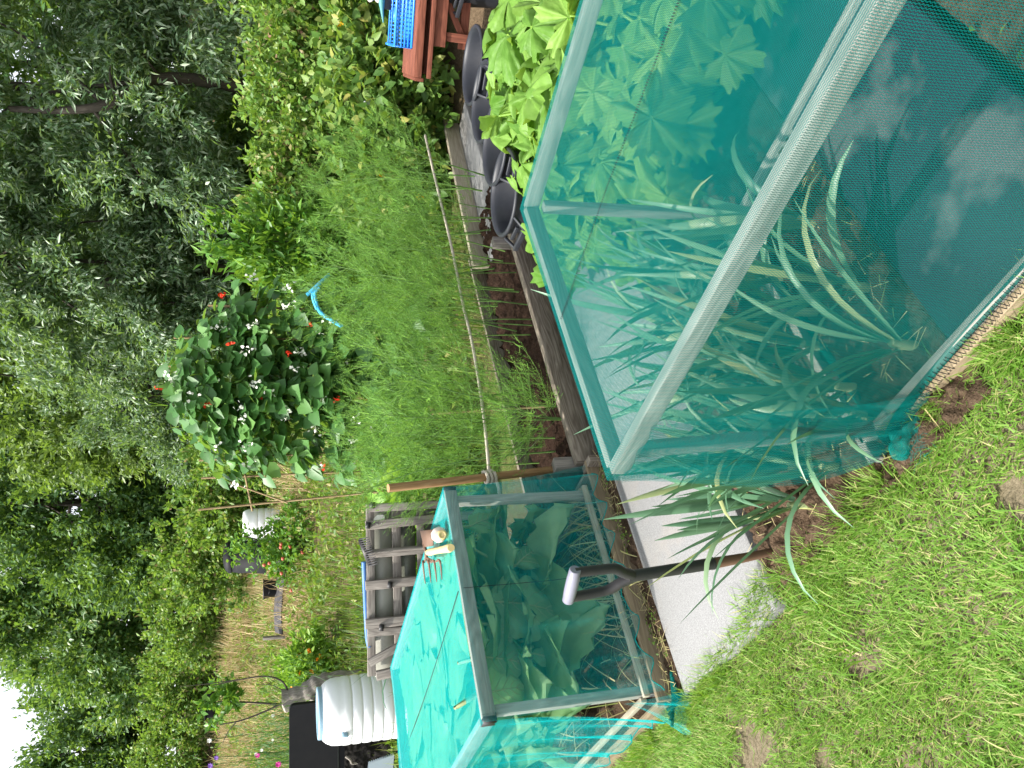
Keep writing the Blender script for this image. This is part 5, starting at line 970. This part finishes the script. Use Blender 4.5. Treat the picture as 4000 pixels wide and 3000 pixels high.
# leafy spray, flowers at the far left
r = thing('young_tree', 'young oak like sapling leaves against the dry grass above the pruned trunk', 'sapling', atd(1000, 2740, 9.6)); mb = MB(); foliage(mb, [(*atd(870, 2735, 9.6), .09, .1, .20), (*atd(835, 2790, 9.6), .12, .1, .10), (*atd(880, 2700, 9.6), .12, .1, .1)], 26, 9, .10, .06, .06, .1, rs=88); obj('foliage', mb, M['shrub'], r); mb = MB(); tube(mb, smoothpath([atd(1200, 2760, 9.6), atd(1000, 2745, 9.6), atd(850, 2740, 9.6)], 10), np.linspace(.016, .006, 10), 6); obj('stem', mb, M['bark'], r)
def cosmos(lab, x, y, d, seed, h, fl, rx=.32):
    p = atd(x, y, d); z0 = float(g(p[0], p[1])); r_ = np.random.default_rng(seed); r = thing('cosmos_plant', lab, 'cosmos', (p[0], p[1], z0), 'cosmos flowers at the left edge'); mb = MB(); n = 2600
    C = V(p[0], p[1], z0 + h * .5) + r_.normal(size=(n, 3)) * V(rx, .2, h * .26); C[:, 2] = np.maximum(C[:, 2], z0); blades(mb, C, r_.uniform(0, 6.3, n), r_.uniform(0, 1.2, n), r_.uniform(.06, .16, n), np.full(n, .007), r_.uniform(-.4, .8, n), 3); obj('foliage', mb, M['cosmos'], r)
    st = MB()
    for mn, fx, fy, sz in fl:
        c = atd(fx, fy, d - .25); fm = MB(); tube(st, smoothpath([V(p[0], p[1], z0), (V(p[0], p[1], z0) + c) / 2 + V(0, 0, .15), c + V(0, .02, 0)], 8), .004, 5, False)
        for q in range(8): a = q * PI / 4; D = V(math.cos(a), -.25, math.sin(a)); scatter(fm, *HEART, [c], [D], [V(0, -1, .3)], [sz], [sz * .75])
        obj('flower', fm, M[mn], r, True)
    obj('stems', st, M['cosmos'], r); return r
cosmos('cosmos plant with a magenta flower at the bottom left, before the black box', 1130, 2950, 8.6, 801, .95, [('pink_petal', 1087, 2985, .035), ('pink_petal', 1006, 2950, .028), ('white_petal', 1000, 2945, .02)], .28)
cosmos('dark feathery cosmos plant with small white flowers above the black box', 1080, 2850, 9.6, 802, 1.15, [('white_petal', 1066, 2795, .022), ('white_petal', 1022, 2930, .022), ('white_petal', 1065, 2890, .018), ('white_petal', 818, 2892, .03)], .34)
cosmos('tall cosmos plant with purple flowers at the left edge', 1000, 2975, 10, 803, 1.4, [('purple_petal', 845, 2960, .03), ('purple_petal', 822, 2990, .035)], .3)
for k, (x_, y_) in enumerate([(1215, 2575), (1180, 2610), (1215, 2650)]):
    p = atd(x_, y_, 10.5 + .3 * k); z0 = max(float(g(p[0], p[1])) - .05, p[2] - .3); r = thing('marigold_plant', f'orange marigold plant beyond the pallet, {ORD[k]} of the three towards the pruned tree', 'marigold', (p[0], p[1], z0), 'marigolds on the slope'); mb = MB(); C = foliage(mb, [(p[0], p[1], p[2], .38, .25, .24)], 70, 18, .10, .045, .1, 0, rs=820 + k); obj('foliage', mb, M['chard'], r); r_ = np.random.default_rng(830 + k); P = np.array(p) + r_.normal(0, .11, (7, 3)) * (1.3, .3, .8) + V(0, -.2, .02)
    for c in P: fm = MB(); scatter(fm, *HEART, c + r_.normal(0, .006, (8, 3)), nrm(r_.normal(size=(8, 3))), nrm(V(0, -1, .5) + .4 * r_.normal(size=(8, 3))), .04, .04); obj('flower', fm, M['orange_petal'], r)

# ------------------------------------------------------------------ light and camera
sun_to = nrm(V(-.90, -.30, 1.50))
w = bpy.data.worlds.new('World'); SC.world = w; w.use_nodes = True; nt = w.node_tree; bg = nt.nodes['Background']; sky = nt.nodes.new('ShaderNodeTexSky'); sky.sky_type = 'NISHITA'; sky.sun_disc = False
sky.sun_elevation = math.asin(sun_to[2]); sky.sun_rotation = math.atan2(sun_to[0], sun_to[1]); sky.air_density = 1.0; sky.dust_density = 2.5; sky.ozone_density = 1.0
bw_ = nt.nodes.new('ShaderNodeRGBToBW'); nt.links.new(sky.outputs[0], bw_.inputs[0]); mul = nt.nodes.new('ShaderNodeMath'); mul.operation = 'MULTIPLY'; mul.inputs[1].default_value = 1.5; nt.links.new(bw_.outputs[0], mul.inputs[0])
mx = nt.nodes.new('ShaderNodeMix'); mx.data_type = 'RGBA'; mx.inputs[0].default_value = .72; nt.links.new(sky.outputs[0], mx.inputs[6]); nt.links.new(mul.outputs[0], mx.inputs[7]); nt.links.new(mx.outputs[2], bg.inputs[0]); bg.inputs[1].default_value = .15
ld = bpy.data.lights.new('sun', 'SUN'); ld.energy = 3.4; ld.angle = math.radians(.9); ld.color = (1, .95, .86); lo = bpy.data.objects.new('sun', ld); COL.objects.link(lo)
from mathutils import Vector, Matrix
lo.rotation_euler = Vector(tuple(-sun_to)).to_track_quat('-Z', 'Y').to_euler(); lo.location = (-5, -2, 8)
cd = bpy.data.cameras.new('camera'); cam = bpy.data.objects.new('camera', cd); COL.objects.link(cam); SC.camera = cam
cd.sensor_fit = 'HORIZONTAL'; cd.sensor_width = 36; cd.lens = FPX / 4000 * 36; cd.clip_start = .02; cd.clip_end = 500
Rr = V(1, 0, 0); U_ = V(0, math.sin(PITCH), math.cos(PITCH)); Fw = V(0, math.cos(PITCH), -math.sin(PITCH))
cx, cy, cz = -U_, Rr, -Fw
cam.matrix_world = Matrix(((cx[0], cy[0], cz[0], 0), (cx[1], cy[1], cz[1], 0), (cx[2], cy[2], cz[2], CAMH), (0, 0, 0, 1)))
SC.render.resolution_x = 1024; SC.render.resolution_y = 768
SC.view_settings.view_transform = 'Standard'; SC.view_settings.look = 'None'; SC.view_settings.exposure = 1.28; SC.view_settings.gamma = 1
cy_ = SC.cycles; cy_.max_bounces = 8; cy_.diffuse_bounces = 3; cy_.glossy_bounces = 2; cy_.transmission_bounces = 4; cy_.transparent_max_bounces = 16; cy_.caustics_reflective = False; cy_.caustics_refractive = False
try: cy_.use_denoising = True; cy_.denoiser = 'OPENIMAGEDENOISE'
except Exception: pass
